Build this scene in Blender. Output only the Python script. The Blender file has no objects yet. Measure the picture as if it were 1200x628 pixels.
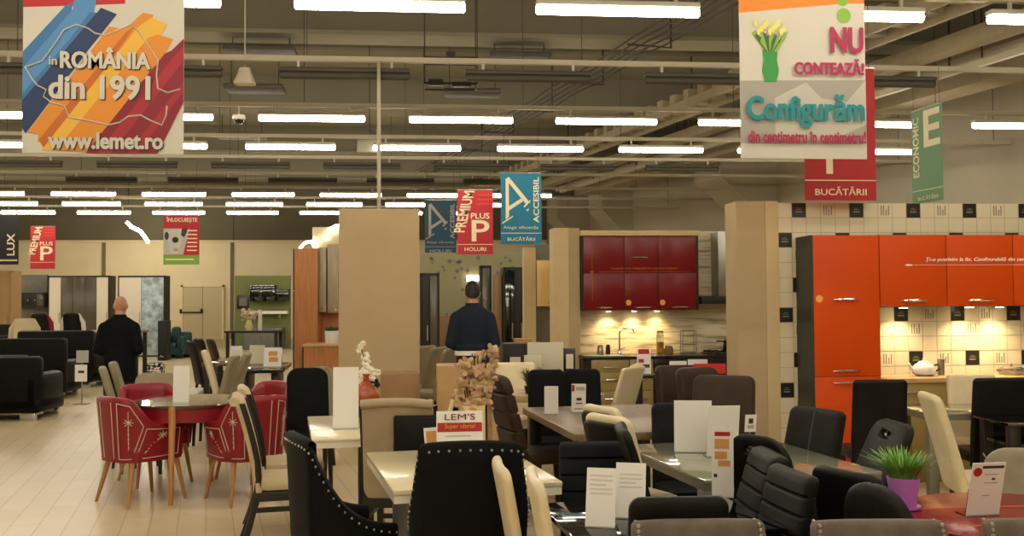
import bpy, bmesh, math, random
from mathutils import Vector, Matrix
random.seed(7)
PI = math.pi
scene = bpy.context.scene
COL = scene.collection
# ---------------------------------------------------------------- camera frame (image taken as 1200 x 628)
FPX = 1150.0
YAW = math.radians(5.3)          # camera heads a little right of the hall axis
PITCH = math.radians(1.79)
ROLL = 0.006
CAM = Vector((0, 0, 1.6))
Fv = Vector((math.sin(YAW), math.cos(YAW), 0))
Rv = Vector((math.cos(YAW), -math.sin(YAW), 0))
rotm = Matrix.Rotation(-YAW, 3, 'Z') @ Matrix.Rotation(PI/2 + PITCH, 3, 'X') @ Matrix.Rotation(-ROLL, 3, 'Z')
cam_data = bpy.data.cameras.new('camera'); cam = bpy.data.objects.new('camera', cam_data)
COL.objects.link(cam); cam.location = CAM; cam.rotation_euler = rotm.to_euler()
cam_data.sensor_width = 36; cam_data.lens = 36*FPX/1200; cam_data.clip_end = 200; cam_data.clip_start = 0.05
scene.camera = cam

def ray(px, py): return (rotm @ Vector(((px-600)/FPX, (314-py)/FPX, -1))).normalized()
def WD(px, py, D):
    r = ray(px, py); return CAM + r*(D/r.dot(Fv))
def WY(px, py, Y):
    r = ray(px, py); return CAM + r*(Y/r.y)
def WZ(px, py, z):
    r = ray(px, py); return CAM + r*((z-1.6)/r.z)
def G(px, D, z=0.0, py=400):
    p = WD(px, py, D); return Vector((p.x, p.y, z))
def heading(a):
    a = math.radians(a); return Rv*math.sin(a) + Fv*math.cos(a)
def rz_of(a):
    f = heading(a); return math.atan2(-f.x, f.y)

# ---------------------------------------------------------------- materials
def srgb(h):
    h = h.lstrip('#'); c = [int(h[i:i+2], 16)/255 for i in (0, 2, 4)]
    return [x/12.92 if x <= .04045 else ((x+.055)/1.055)**2.4 for x in c] + [1]
def mat(name, col, rough=.6, metal=0, var=0.0, scale=8, bump=0.0, bscale=60, trans=0, coat=0, sheen=0, emit=None, stretch=None, spec=.5):
    m = bpy.data.materials.new(name); m.use_nodes = True
    nt = m.node_tree; b = nt.nodes['Principled BSDF']
    c = srgb(col)
    b.inputs['Base Color'].default_value = c; b.inputs['Roughness'].default_value = rough; b.inputs['Metallic'].default_value = metal
    b.inputs['Specular IOR Level'].default_value = spec
    if trans: b.inputs['Transmission Weight'].default_value = trans
    if coat: b.inputs['Coat Weight'].default_value = coat; b.inputs['Coat Roughness'].default_value = .08
    if sheen: b.inputs['Sheen Weight'].default_value = sheen
    if emit:
        b.inputs['Emission Color'].default_value = list(emit[0]) + [1]; b.inputs['Emission Strength'].default_value = emit[1]
    tc = nt.nodes.new('ShaderNodeTexCoord'); mp = nt.nodes.new('ShaderNodeMapping'); nt.links.new(tc.outputs['Object'], mp.inputs[0])
    if stretch: mp.inputs['Scale'].default_value = stretch
    if var:
        n = nt.nodes.new('ShaderNodeTexNoise'); n.inputs['Scale'].default_value = scale; n.inputs['Detail'].default_value = 5
        nt.links.new(mp.outputs[0], n.inputs['Vector'])
        r = nt.nodes.new('ShaderNodeValToRGB'); r.color_ramp.elements[0].position = .3; r.color_ramp.elements[1].position = .7
        r.color_ramp.elements[0].color = [max(0, x*(1-var)) for x in c[:3]] + [1]; r.color_ramp.elements[1].color = [min(1, x*(1+var)) for x in c[:3]] + [1]
        nt.links.new(n.outputs['Fac'], r.inputs[0]); nt.links.new(r.outputs[0], b.inputs['Base Color'])
    if bump:
        n2 = nt.nodes.new('ShaderNodeTexNoise'); n2.inputs['Scale'].default_value = bscale; n2.inputs['Detail'].default_value = 3
        nt.links.new(mp.outputs[0], n2.inputs['Vector'])
        bp = nt.nodes.new('ShaderNodeBump'); bp.inputs['Strength'].default_value = bump; bp.inputs['Distance'].default_value = .01
        nt.links.new(n2.outputs['Fac'], bp.inputs['Height']); nt.links.new(bp.outputs[0], b.inputs['Normal'])
    return m
def wood(name, c1, c2, rough=.4, axis='Z', sc=6):
    st = {'Z': (6, 6, .5), 'X': (.5, 6, 6), 'Y': (6, .5, 6)}[axis]
    m = mat(name, c1, rough)
    nt = m.node_tree; b = nt.nodes['Principled BSDF']
    tc = nt.nodes.new('ShaderNodeTexCoord'); mp = nt.nodes.new('ShaderNodeMapping'); mp.inputs['Scale'].default_value = st
    n = nt.nodes.new('ShaderNodeTexNoise'); n.inputs['Scale'].default_value = sc; n.inputs['Detail'].default_value = 6; n.inputs['Distortion'].default_value = .6
    r = nt.nodes.new('ShaderNodeValToRGB'); r.color_ramp.elements[0].position = .35; r.color_ramp.elements[1].position = .65
    r.color_ramp.elements[0].color = srgb(c1); r.color_ramp.elements[1].color = srgb(c2)
    nt.links.new(tc.outputs['Object'], mp.inputs[0]); nt.links.new(mp.outputs[0], n.inputs['Vector']); nt.links.new(n.outputs['Fac'], r.inputs[0]); nt.links.new(r.outputs[0], b.inputs['Base Color'])
    return m
M = {}
def addm(k, *a, **kw): M[k] = mat(k, *a, **kw)
addm('black_leather', '#131211', .45, spec=.22, var=.25, bump=.15, bscale=120)
addm('sofa_leather', '#0e0d0c', .5, spec=.12, var=.2, bump=.15, bscale=90); addm('beige_fabric', '#ab9a7b', .7, var=.07, bump=.15, bscale=150); addm('neon_wash', '#ffffff', .5, emit=((1.0, .88, .66), 130.0)); addm('shade_glow', '#ffffff', .5, emit=((1.0, .9, .7), 5.0)); addm('dark_leather', '#1a1815', .5, spec=.16, var=.2, bump=.15, bscale=120)
addm('brown_leather', '#38291f', .5, spec=.2, var=.2, bump=.2, bscale=50)
addm('black_velvet', '#0d0d0f', .75, spec=.15, var=.2, bump=.2, bscale=200)
addm('charcoal_fabric', '#1b1c1d', .75, spec=.15, var=.2, bump=.2, bscale=150)
addm('cream_leather', '#e2d3ad', .45, var=.06, bump=.1, bscale=80)
addm('cream_fabric', '#c6b48f', .7, var=.07, bump=.15, bscale=150)
addm('taupe_leather', '#8b8064', .5, var=.1, bump=.1, bscale=80)
addm('grey_velvet', '#685e53', .85, spec=.2, var=.22, scale=14, bump=.2, bscale=180, sheen=.15)
addm('taupe_velvet', '#968a76', .85, var=.12, scale=12, bump=.2, bscale=180, sheen=.15)
addm('red_leather', '#86101f', .4, var=.1, bump=.1, bscale=90)
addm('black_wood', '#1c1815', .35, var=.2)
addm('chrome', '#d8d8d4', .18, 1)
addm('steel', '#9b9a92', .35, .9)
addm('nailhead', '#b9b4a8', .35, .8)
addm('white_paper', '#f2efe8', .6)
addm('print_grey', '#b9b6b0', .6); addm('seam_thread', '#454038', .7); addm('print_faint', '#d6d2ca', .6); addm('print_dark', '#3a3530', .6); addm('print_red', '#b3202a', .6); addm('print_orange', '#d79a55', .6)
addm('white_paint', '#e6e2d6', .5); addm('offwhite', '#ddd3bd', .5)
addm('black_glass', '#0b0b0c', .06, coat=.5)
addm('white_glass', '#ddcfa8', .2, coat=.15)
addm('green_glass', '#8f9078', .08, coat=.6)
addm('glass_edge', '#f0ead6', .2)
addm('grey_metal', '#84806e', .45, .3)
addm('red_glass', '#86190f', .22, spec=.35)
addm('brown_glass', '#4a3c2e', .1, coat=.5)
addm('red_gloss', '#720b12', .3, spec=.35); addm('orange_front', '#d54c05', .5, spec=.25)
addm('dark_panel', '#24231f', .5, spec=.3); addm('dark_green_panel', '#33342c', .5)
addm('olive_front', '#9b8850', .35); addm('black_top', '#191715', .25)
addm('beige_wall', '#b7a07a', .8, var=.03, scale=3); addm('beige_wall_side', '#cdb689', .8, var=.03)  # lighter copy of the beige: light put into lit faces, also pale boards
addm('green_wall', '#6f7642', .8, var=.04)
addm('brown_board', '#8d6b42', .55, var=.06)
addm('tan_board', '#b08a58', .55, var=.06)
addm('skin', '#c08a6c', .5, var=.06); addm('hair_dark', '#17120f', .6, var=.3, scale=60)
addm('navy_cloth', '#1f2532', .8, spec=.15, var=.12, bump=.2, bscale=150); addm('black_cloth', '#0f1015', .8, spec=.12, var=.12, bump=.2, bscale=150); addm('trouser', '#17171a', .8, var=.1)
addm('shirt', '#e9e6df', .7); addm('shoe', '#120f0e', .4)
addm('tube_light', '#ffffff', .5, emit=((1.0, .905, .745), 34.0))
addm('neon', '#ffffff', .5, emit=((1.0, .9, .7), 60.0))
addm('lamp_glow', '#ffffff', .5, emit=((1.0, .80, .48), 30.0))
addm('fixture', '#c9c4b4', .5); addm('dark_fixture', '#4c473c', .6); addm('pipe_paint', '#b5ac94', .5); addm('girder', '#9a8d70', .6, var=.08); addm('cable', '#3a352b', .7)
addm('purple_pot', '#c47bd0', .35); addm('soil', '#2d2219', .9)
addm('leaf', '#7cab45', .55, var=.4, scale=20); addm('leaf_dark', '#33511f', .6, var=.3, scale=20)
addm('petal_white', '#efe6d2', .6); addm('petal_tan', '#bf9f78', .7, var=.3, scale=30); addm('stem', '#4a3423', .8)
addm('amber_glass', '#b8561f', .08, trans=.35, coat=.4); addm('clear_glass', '#e8efe9', .03, trans=1.0)
addm('cream_ceramic', '#e0cf9f', .35); addm('white_ceramic', '#e9e6dd', .2)
addm('mirror', '#4d4636', .25, spec=.6); addm('silver_picture', '#9fb0b8', .3, var=.6, scale=5)
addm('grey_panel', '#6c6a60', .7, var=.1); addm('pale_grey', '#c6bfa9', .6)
addm('gold', '#d8a23a', .4); addm('yellow_sticker', '#e8b23a', .5)
addm('teal', '#123d3d', .5, var=.15)
addm('yellow_lit_panel', '#e9c47a', .5)  # yellow light on the cream cabinet, put into its colour
M['oak'] = wood('oak', '#a86a38', '#b97b45', .4); M['oak_light'] = wood('oak_light', '#b89468', '#c9a87c', .4, 'X'); M['leg_oak'] = wood('leg_oak', '#b07a45', '#c08a55', .4)
M['walnut'] = wood('walnut', '#6b573d', '#84704f', .35, 'Y'); M['grey_oak'] = wood('grey_oak', '#9a8a6c', '#ab9c80', .4)
# printed colours
for k, c in dict(b_white='#c2bdaf', b_blue='#356a9c', b_sky='#4a82b4', b_navy='#1c3158', b_orange='#cf8327', b_dorange='#b8601e', b_yellow='#d9a93a', b_dred='#7c1526', b_red='#ad2026', b_lred='#d8352c',
                 b_crimson='#99202e', b_teal='#0f7391', b_dteal='#123f52', b_black='#161515', b_cream='#e6d9b4', b_green='#5f8a5c', b_lgreen='#7aa83a', b_magenta='#a01f4a', b_tealtxt='#157f86', b_shadow='#3d2f2c', b_grey='#99958a', b_lgrey='#b5b1a4', b_vase='#2f8a3c', b_tulip='#d8cf62', b_orange2='#dd7d22').items():
    addm(k, c, .65)

# ---------------------------------------------------------------- mesh builder
class MB:
    def __init__(s): s.v = []; s.f = []; s.mi = []; s.cur = 0
    def add(s, vs, fs):
        o = len(s.v); s.v += [tuple(x) for x in vs]
        for f in fs: s.f.append([i+o for i in f]); s.mi.append(s.cur)
        return s
    def box(s, c, d, bev=0.0, rot=None, seg=2):
        bm = bmesh.new(); bmesh.ops.create_cube(bm, size=1)
        for v in bm.verts: v.co = Vector((v.co.x*d[0], v.co.y*d[1], v.co.z*d[2]))
        if bev: bmesh.ops.bevel(bm, geom=bm.edges[:], offset=min(bev, min(d)*.45), segments=seg, affect='EDGES', profile=.5)
        mt = Matrix.Translation(c) @ (rot.to_4x4() if rot else Matrix())
        s.add([mt @ v.co for v in bm.verts], [[v.index for v in f.verts] for f in bm.faces]); bm.free(); return s
    def ext(s, x0, x1, y0, y1, z0, z1, bev=0.0): return s.box(((x0+x1)/2, (y0+y1)/2, (z0+z1)/2), (abs(x1-x0), abs(y1-y0), abs(z1-z0)), bev)
    def loft(s, rings, cap=True, closed=True):
        n = len(rings[0]); vs = [p for r in rings for p in r]; fs = []
        for i in range(len(rings)-1):
            for j in range(n if closed else n-1):
                k = (j+1) % n; fs.append([i*n+j, i*n+k, (i+1)*n+k, (i+1)*n+j])
        if cap: fs.append(list(range(n))[::-1]); fs.append([(len(rings)-1)*n+j for j in range(n)])
        return s.add(vs, fs)
    def tube(s, pts, r, n=8, cap=True):
        pts = [Vector(p) for p in pts]; rad = r if isinstance(r, (list, tuple)) else [r]*len(pts)
        rings = []; up = None
        for i, p in enumerate(pts):
            d = (pts[min(i+1, len(pts)-1)] - pts[max(i-1, 0)])
            d = d.normalized() if d.length > 1e-9 else Vector((0, 0, 1))
            if up is None:
                a = Vector((0, 0, 1)) if abs(d.z) < .9 else Vector((1, 0, 0)); up = (a - d*a.dot(d)).normalized()
            else:
                up = up - d*up.dot(d); up = up.normalized() if up.length > 1e-6 else d.orthogonal().normalized()
            w = d.cross(up)
            rings.append([p + (up*math.cos(2*PI*j/n) + w*math.sin(2*PI*j/n))*rad[i] for j in range(n)])
        return s.loft(rings, cap)
    def lathe(s, prof, c=(0, 0, 0), n=24):
        rings = [[(c[0]+r*math.cos(2*PI*j/n), c[1]+r*math.sin(2*PI*j/n), c[2]+z) for j in range(n)] for r, z in prof]
        return s.loft(rings, True)
    def ball(s, c, r, nu=12, nv=8, rot=None):
        r = r if isinstance(r, (tuple, list)) else (r, r, r); vs = []
        for i in range(nv+1):
            th = PI*i/nv*.998+.001
            for j in range(nu):
                p = Vector((r[0]*math.sin(th)*math.cos(2*PI*j/nu), r[1]*math.sin(th)*math.sin(2*PI*j/nu), r[2]*math.cos(th)))
                if rot: p = rot @ p
                vs.append(p + Vector(c))
        fs = [[i*nu+j, (i+1)*nu+j, (i+1)*nu+(j+1) % nu, i*nu+(j+1) % nu] for i in range(nv) for j in range(nu)]
        return s.add(vs, fs)
    def quad(s, a, b, c, d): return s.add([a, b, c, d], [[0, 1, 2, 3]])
    def prism(s, poly, axis, lo, hi):
        def P(u, w, h): return {'X': (h, u, w), 'Y': (u, h, w), 'Z': (u, w, h)}[axis]
        n = len(poly); return s.add([P(u, w, lo) for u, w in poly]+[P(u, w, hi) for u, w in poly], [list(range(n))[::-1], [n+i for i in range(n)]]+[[i, (i+1) % n, n+(i+1) % n, n+i] for i in range(n)])
def obj(name, mb, m, parent=None, smooth=True, loc=None, rz=None, auto=40):
    me = bpy.data.meshes.new(name); me.from_pydata(mb.v, [], mb.f)
    ms = m if isinstance(m, (list, tuple)) else [m]
    for x in ms: me.materials.append(M[x] if isinstance(x, str) else x)
    for p, i in zip(me.polygons, mb.mi): p.material_index = min(i, len(ms)-1)
    bm = bmesh.new(); bm.from_mesh(me); bmesh.ops.recalc_face_normals(bm, faces=bm.faces[:])
    if smooth:
        for f in bm.faces: f.smooth = True
        ca = math.radians(auto)
        for e in bm.edges: e.smooth = not (len(e.link_faces) == 2 and e.calc_face_angle(0) > ca)
    bm.to_mesh(me); bm.free(); me.validate()
    o = bpy.data.objects.new(name, me); COL.objects.link(o)
    if parent: o.parent = parent
    if loc is not None: o.location = loc
    if rz is not None: o.rotation_euler = (0, 0, rz)
    return o
def tag(o, label=None, cat=None, group=None, kind=None):
    if label: o['label'] = label
    if cat: o['category'] = cat
    if group: o['group'] = group
    if kind: o['kind'] = kind
    return o
def thing(name, label, cat, loc=(0, 0, 0), rz=0, group=None):
    o = bpy.data.objects.new(name, None); COL.objects.link(o); o.location = loc; o.rotation_euler = (0, 0, rz); o.empty_display_size = .1
    return tag(o, label, cat, group)
def struct(name, mb, m, smooth=False, **kw):
    o = obj(name, mb, m, None, smooth, **kw); o['kind'] = 'structure'; return o
def sup(w, d, e=5, n=24, cx=0, cy=0, z=0):
    out = []
    for j in range(n):
        a = 2*PI*(j+.5)/n; c, s_ = math.cos(a), math.sin(a)
        out.append((cx+w/2*math.copysign(abs(c)**(2/e), c), cy+d/2*math.copysign(abs(s_)**(2/e), s_), z))
    return out
def cushion(mb, w, d, z0, z1, e=6, cx=0, cy=0, r=.025, n=28):
    zs = [(z0, r), (z0+r*.3, r*.3), (z0+r, 0), (z1-r, 0), (z1-r*.3, r*.3), (z1, r)]
    mb.loft([sup(w-2*k, d-2*k, e, n, cx, cy, z) for z, k in zs]); return mb
_font = {}
def text(name, s, parent, x0, x1, z0, z1, m, y=-.004, bold=.0, rot=0, shear=0, depth=.001, slant=None):
    cu = bpy.data.curves.new(name, 'FONT'); cu.body = s; cu.extrude = .002; cu.offset = bold; cu.shear = shear; cu.resolution_u = 3
    t = bpy.data.objects.new(name, cu); COL.objects.link(t)
    dg = bpy.context.evaluated_depsgraph_get(); dg.update()
    me = bpy.data.meshes.new_from_object(t.evaluated_get(dg)); bpy.data.objects.remove(t); bpy.data.curves.remove(cu)
    vs = [Vector(v.co) for v in me.vertices]
    if rot:
        R2 = Matrix.Rotation(math.radians(rot), 3, 'Z'); vs = [R2 @ v for v in vs]
    if not vs: return None
    ax, bx = min(v.x for v in vs), max(v.x for v in vs); ay, by = min(v.y for v in vs), max(v.y for v in vs)
    for v, q in zip(me.vertices, vs):
        u = (q.x-ax)/max(1e-6, bx-ax); w = (q.y-ay)/max(1e-6, by-ay)
        X = x0+(x1-x0)*u; Z = z0+(z1-z0)*w
        if slant: X += slant*(w-.5)
        v.co = (X, y - (depth if q.z > 0 else 0), Z)
    me.materials.clear(); me.materials.append(M[m] if isinstance(m, str) else m)
    o = bpy.data.objects.new(name, me); COL.objects.link(o); o.parent = parent; return o
def heavy(o, dx, dz=0):
    """thicken lettering by overlaying it on itself"""
    me = o.data; mb = MB(); k = 0
    for a, c in ((0, 0), (dx, 0), (-dx, 0), (0, dz), (0, -dz)):
        mb.add([(v.co.x+a, v.co.y-.0002*k, v.co.z+c) for v in me.vertices], [list(p.vertices) for p in me.polygons]); k += 1
    m2 = bpy.data.meshes.new(o.name); m2.from_pydata(mb.v, [], mb.f); m2.materials.append(me.materials[0]); o.data = m2; return o
def boolean_cut(o, mb):
    c = obj('cut', mb, 'chrome', o.parent); md = o.modifiers.new('b', 'BOOLEAN'); md.object = c; md.operation = 'DIFFERENCE'; md.solver = 'EXACT'
    dg = bpy.context.evaluated_depsgraph_get(); dg.update()
    me = bpy.data.meshes.new_from_object(o.evaluated_get(dg)); o.modifiers.clear(); o.data = me; bpy.data.objects.remove(c)
def remesh(o, vox, smooth=3):
    md = o.modifiers.new('r', 'REMESH'); md.mode = 'VOXEL'; md.voxel_size = vox
    if smooth: s2 = o.modifiers.new('s', 'SMOOTH'); s2.iterations = smooth; s2.factor = .5
    dg = bpy.context.evaluated_depsgraph_get(); dg.update()
    me = bpy.data.meshes.new_from_object(o.evaluated_get(dg)); o.modifiers.clear()
    for p in me.polygons: p.use_smooth = True
    o.data = me
# ================================================================ the hall
ZC = 6.3; YB = 42.0; YF = -6.0; XL = -21.0
# the long wall runs at an angle to the lamp rows
RW0 = G(600+1150*(5.7/29), 29.0); RWd = heading(-17.4)
def rw(t): return RW0 + RWd*t
tB = (YB-RW0.y)/RWd.y; tF = (YF-RW0.y)/RWd.y
pB, pF = rw(tB), rw(tF)
fm = mat('floor_tile', '#d9c6a0', .33, var=0)
nt = fm.node_tree; b = nt.nodes['Principled BSDF']
tc = nt.nodes.new('ShaderNodeTexCoord'); mp = nt.nodes.new('ShaderNodeMapping'); mp.inputs['Rotation'].default_value = (0, 0, math.radians(-102))
br = nt.nodes.new('ShaderNodeTexBrick'); br.inputs['Scale'].default_value = 1.0; br.inputs['Brick Width'].default_value = 1.2; br.inputs['Row Height'].default_value = .19
br.inputs['Mortar Size'].default_value = .004; br.offset = .5
br.inputs['Color1'].default_value = srgb('#dcc9a4'); br.inputs['Color2'].default_value = srgb('#d4c09a'); br.inputs['Mortar'].default_value = srgb('#b5a07c')
ns = nt.nodes.new('ShaderNodeTexNoise'); ns.inputs['Scale'].default_value = 3; ns.inputs['Detail'].default_value = 6
mx = nt.nodes.new('ShaderNodeMix'); mx.data_type = 'RGBA'; mx.blend_type = 'MULTIPLY'; mx.inputs[0].default_value = .25
rp = nt.nodes.new('ShaderNodeValToRGB'); rp.color_ramp.elements[0].color = (.75, .73, .68, 1); rp.color_ramp.elements[1].color = (1, 1, 1, 1); rp.color_ramp.elements[0].position = .35; rp.color_ramp.elements[1].position = .65
nt.links.new(tc.outputs['Object'], mp.inputs[0]); nt.links.new(mp.outputs[0], br.inputs['Vector']); nt.links.new(mp.outputs[0], ns.inputs['Vector'])
nt.links.new(ns.outputs['Fac'], rp.inputs[0]); nt.links.new(br.outputs['Color'], mx.inputs[6]); nt.links.new(rp.outputs[0], mx.inputs[7]); nt.links.new(mx.outputs[2], b.inputs['Base Color'])
M['floor_tile'] = fm
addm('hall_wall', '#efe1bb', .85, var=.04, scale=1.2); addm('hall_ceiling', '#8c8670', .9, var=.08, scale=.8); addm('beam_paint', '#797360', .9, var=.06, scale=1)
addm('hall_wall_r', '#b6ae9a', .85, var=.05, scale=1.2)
poly = [(XL, YF), (pF.x, YF), (pB.x, YB), (XL, YB)]
struct('floor', MB().prism(poly, 'Z', -.1, 0), 'floor_tile')
struct('ceiling', MB().prism(poly, 'Z', ZC, ZC+.15), 'hall_ceiling')
struct('wall_back', MB().ext(XL, pB.x+.5, YB, YB+.2, 0, ZC), 'hall_wall')
struct('wall_left', MB().ext(XL-.2, XL, YF, YB, 0, ZC), 'hall_wall')
struct('wall_front', MB().ext(XL, pF.x, YF-.2, YF, 0, ZC), 'hall_wall')
nr = Vector((RWd.y, -RWd.x, 0))
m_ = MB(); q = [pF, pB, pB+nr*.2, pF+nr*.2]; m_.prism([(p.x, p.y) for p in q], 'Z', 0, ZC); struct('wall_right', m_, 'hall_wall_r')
# wall seams and a ledge on the back wall
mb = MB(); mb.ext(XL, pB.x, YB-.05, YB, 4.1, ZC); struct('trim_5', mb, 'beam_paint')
mb = MB(); mb.ext(XL, pB.x, YB-.1, YB, 4.02, 4.12); struct('trim_1', mb, 'hall_wall')
for i, px in enumerate((122, 272)):
    x = WY(px, 300, YB).x; struct('trim_%d' % (i+2), MB().ext(x-.06, x+.06, YB-.08, YB, 0, ZC), 'beam_paint')
# ceiling beams across the hall
for i, y in enumerate((3, 9, 15, 21, 27, 33, 39)):
    xr = (pF + (pB-pF)*((y-YF)/(YB-YF))).x
    struct('trim_%d' % (i+10), MB().ext(XL, xr, y-.25, y+.25, 5.62, ZC), 'beam_paint')
    struct('trim_%d' % (i+30), MB().ext(XL, xr, y-.31, y+.31, 5.56, 5.62), 'hall_ceiling')
# ceiling joints
for i, y in enumerate((0, 6, 12, 18, 24, 30, 36)):
    xr = (pF + (pB-pF)*((y-YF)/(YB-YF))).x
    struct('trim_%d' % (i+50), MB().ext(XL, xr, y-.1, y+.1, ZC-.12, ZC), 'beam_paint')
# corbelled pillars on the long wall
def pilaster(n, t, w=.9, out=.55, cor=1.15):
    p = rw(t); mb = MB()
    prof = [(0, 0), (-out*.45, 0), (-out*.45, 3.75), (-cor, 4.65), (-cor, 5.5), (0, 5.5)]
    R3 = Matrix.Rotation(math.atan2(-RWd.x, RWd.y), 4, 'Z')
    mb.prism(prof, 'Y', -w/2, w/2); mb.v = [tuple(p + (R3 @ Vector(v))) for v in mb.v]
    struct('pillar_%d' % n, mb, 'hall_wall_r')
pilaster(1, -3.2, 1.4, .9, 1.6); pilaster(2, 5.6, 1.2); pilaster(3, 9.6, 1.2, .9, 1.3)

# ---------------------------------------------------------------- lamp rows on their rails
ROWS = [(-1.83, -2.0, 1), (.8, -1.5, 1), (3.43, -1.1, 1), (6.07, -1.6, 1), (8.7, -1.10, 1), (11.45, -1.62, 0), (14.2, -2.3, 1), (16.9, -2.95, 1), (19.4, -1.9, 0), (21.9, -1.2, 0), (24.6, -2.48, 1), (27.1, -3.1, 1), (29.75, -3.6, 1)]  # opening rows are out of view, added at the same pitch to light the foreground
rowname = {6: 'second', 7: 'third'}
tube_proto = {}
def tube_unit(lit, label, loc):
    key = lit
    if key not in tube_proto:
        r = thing('hanging_tube_lamp', label, 'lamp', loc, 0, 'tube lamps hanging in rows under the ceiling' if lit else 'unlit tube lamps on the ceiling rails')
        obj('housing', MB().ext(0, 1.5, -.06, .06, .035, .085, .012), 'fixture' if lit else 'dark_fixture', r)
        t = MB(); t.tube([(.0, 0, 0), (.012, 0, 0), (1.488, 0, 0), (1.5, 0, 0)], [.03, .045, .045, .03], 10); obj('tube', t, 'tube_light' if lit else 'dark_fixture', r)
        for bx in (.2, 1.27): obj('bracket', MB().ext(bx, bx+.03, -.015, .015, .085, .16), 'fixture', r)
        tube_proto[key] = r; return r
    src = tube_proto[key]; r = src.copy(); COL.objects.link(r); r.location = loc; r['label'] = label
    for ch in src.children:
        c = ch.copy(); COL.objects.link(c); c.parent = r
    return r
ZT = 4.20
for k, (y, ph, lit) in enumerate(ROWS):
    xr = (pF + (pB-pF)*((y-YF)/(YB-YF))).x
    front = y > 6.0
    rail = thing('hanging_lamp_rail', 'long painted ceiling rail carrying the %s row of tube lamps%s' % (['', '', '', '', 'nearest', 'second', 'third', 'fourth', 'fifth', 'sixth', 'seventh', 'eighth', 'rearmost'][k] or 'overhead', '' if lit else ', all unlit'), 'ceiling rail', ((XL+xr)/2, y, ZT+.19), 0, 'lamp rails') if k > 3 else None
    h = (xr-XL)/2
    if rail:
        obj('bar', MB().ext(-h+.05, h-.05, -.03, .03, -.03, .03), 'pipe_paint', rail)
        n = int(2*h/3.2)
        for i in range(n+1):
            x = -h+.4+i*(2*h-.8)/n; obj('hanger_rod', MB().tube([(x, 0, .03), (x, 0, ZC-ZT-.19)], .006, 5), 'dark_fixture', rail)
    x = ph
    xs = [ph+2.14*i for i in range(-9, 7)]
    for x in xs:
        if x < XL+.5 or x+1.5 > xr-1.0: continue
        if y < 7 and abs(x) > 6: continue
        if y > 20 and x+1.5 > min(xr-1, 3.8): continue
        if not lit and not (-9 < x < 5): continue
        tube_unit(lit, ('lit white tube lamp in a ceiling row' if lit else 'dark unlit tube lamp on a ceiling rail'), (x, y, ZT))

# dark heater plates, speaker, dome camera, conduit
for i, (x0, x1, yy, w) in enumerate(((265, 347, 60, 'over the first lamp row, beside the large tricolour banner'), (265, 333, 104, 'above the speaker, smaller looking'), (520, 587, 109, 'just above the second lit lamp row'), (572, 645, 68, 'furthest to the right, near the cable brackets'), (255, 312, 160, 'just over the third lit lamp row'))):
    p = WZ((x0+x1)/2, yy, 5.35); D = (p-CAM).dot(Fv); w_ = (x1-x0)*D/FPX
    r = thing('hanging_heater_plate', 'dark ceiling heater plate ' + w, 'heater', p, 0, 'ceiling heater plates')
    obj('plate', MB().box((0, 0, 0), (w_, .55, .09), .03), 'dark_fixture', r)
    for sx in (-.4, .4): obj('hanger_rod', MB().tube([(sx*w_, 0, .04), (sx*w_, 0, ZC-p.z)], .008, 5), 'cable', r)
p = WD(287, 90, 11.5)
r = thing('hanging_speaker', 'pale wedge-shaped ceiling loudspeaker between the dark heater plates', 'loudspeaker', p)
mb = MB(); mb.loft([sup(.12, .12, 6, 16, 0, 0, .1), sup(.15, .15, 6, 16, 0, 0, .04), sup(.24, .2, 6, 16, 0, 0, -.07), sup(.24, .2, 6, 16, 0, 0, -.09)]); obj('horn', mb, 'offwhite', r)
obj('bracket', MB().tube([(0, 0, .1), (0, 0, ZC-p.z)], .01, 6), 'pipe_paint', r)
p = WD(280, 139, 14.4)
r = thing('hanging_dome_camera', 'small dark dome camera under a ceiling rail', 'camera', p)
obj('mount', MB().lathe([(.02, .06), (.09, .05), (.1, .0), (.09, -.01)]), 'offwhite', r); obj('dome', MB().ball((0, 0, -.01), .075), 'black_glass', r)
obj('stalk', MB().tube([(0, 0, .05), (0, 0, .24)], .012, 6), 'pipe_paint', r)
p0 = WD(443, 246, 11.0)
obj_ = obj('hanging_conduit_pipe', MB().tube([(0, 0, 0), (0, 0, 4.36-p0.z)], .022, 8), 'pipe_paint', None, loc=(p0.x, 11.36, p0.z)); tag(obj_, 'thin pale vertical pipe dropping from ceiling rail onto beige partition', 'pipe')
p = WD(433, 170, 17.2)
r = thing('hanging_control_box', 'dull green grey control box under the ceiling by the vertical pipe', 'box', p)
obj('case', MB().box((0, 0, 0), (.42, .25, .3), .02), 'grey_metal', r); obj('lug', MB().ext(.0, .12, -.06, .06, .15, .24), 'dark_fixture', r); obj('hanger_rod', MB().tube([(0, 0, .15), (0, 0, ZC-p.z)], .008, 5), 'cable', r)

# cable ladder, girders and duct that run along the long wall
def along(px, py, z, t0, t1):
    p = WZ(px, py, z); return p + RWd*t0, p + RWd*t1
def bar(mb, a, b, w, h):
    d = (b-a); L = d.length; c = (a+b)/2
    mb.box(c, (w, L, h), .0, Matrix.Rotation(math.atan2(-d.x, d.y), 3, 'Z'))
a, b_ = along(864, 111, 5.2, -9, 17)
r = thing('hanging_cable_ladder', 'rusty pale cable ladder with rungs running along the ceiling edge', 'cable tray')
mb = MB(); bar(mb, a, b_, .06, .16); bar(mb, a-nr*.5, b_-nr*.5, .06, .16); obj('rail', mb, 'girder', r)
mb = MB(); L = (b_-a).length
for i in range(int(L/.55)):
    q = a + RWd*(i*.55+.1); c = q - nr*.25; mb.box((c.x, c.y, c.z+.14), (.5, .2, .26), 0, Matrix.Rotation(math.atan2(-RWd.x, RWd.y), 3, 'Z'))
obj('rung', mb, 'girder', r)
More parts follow.
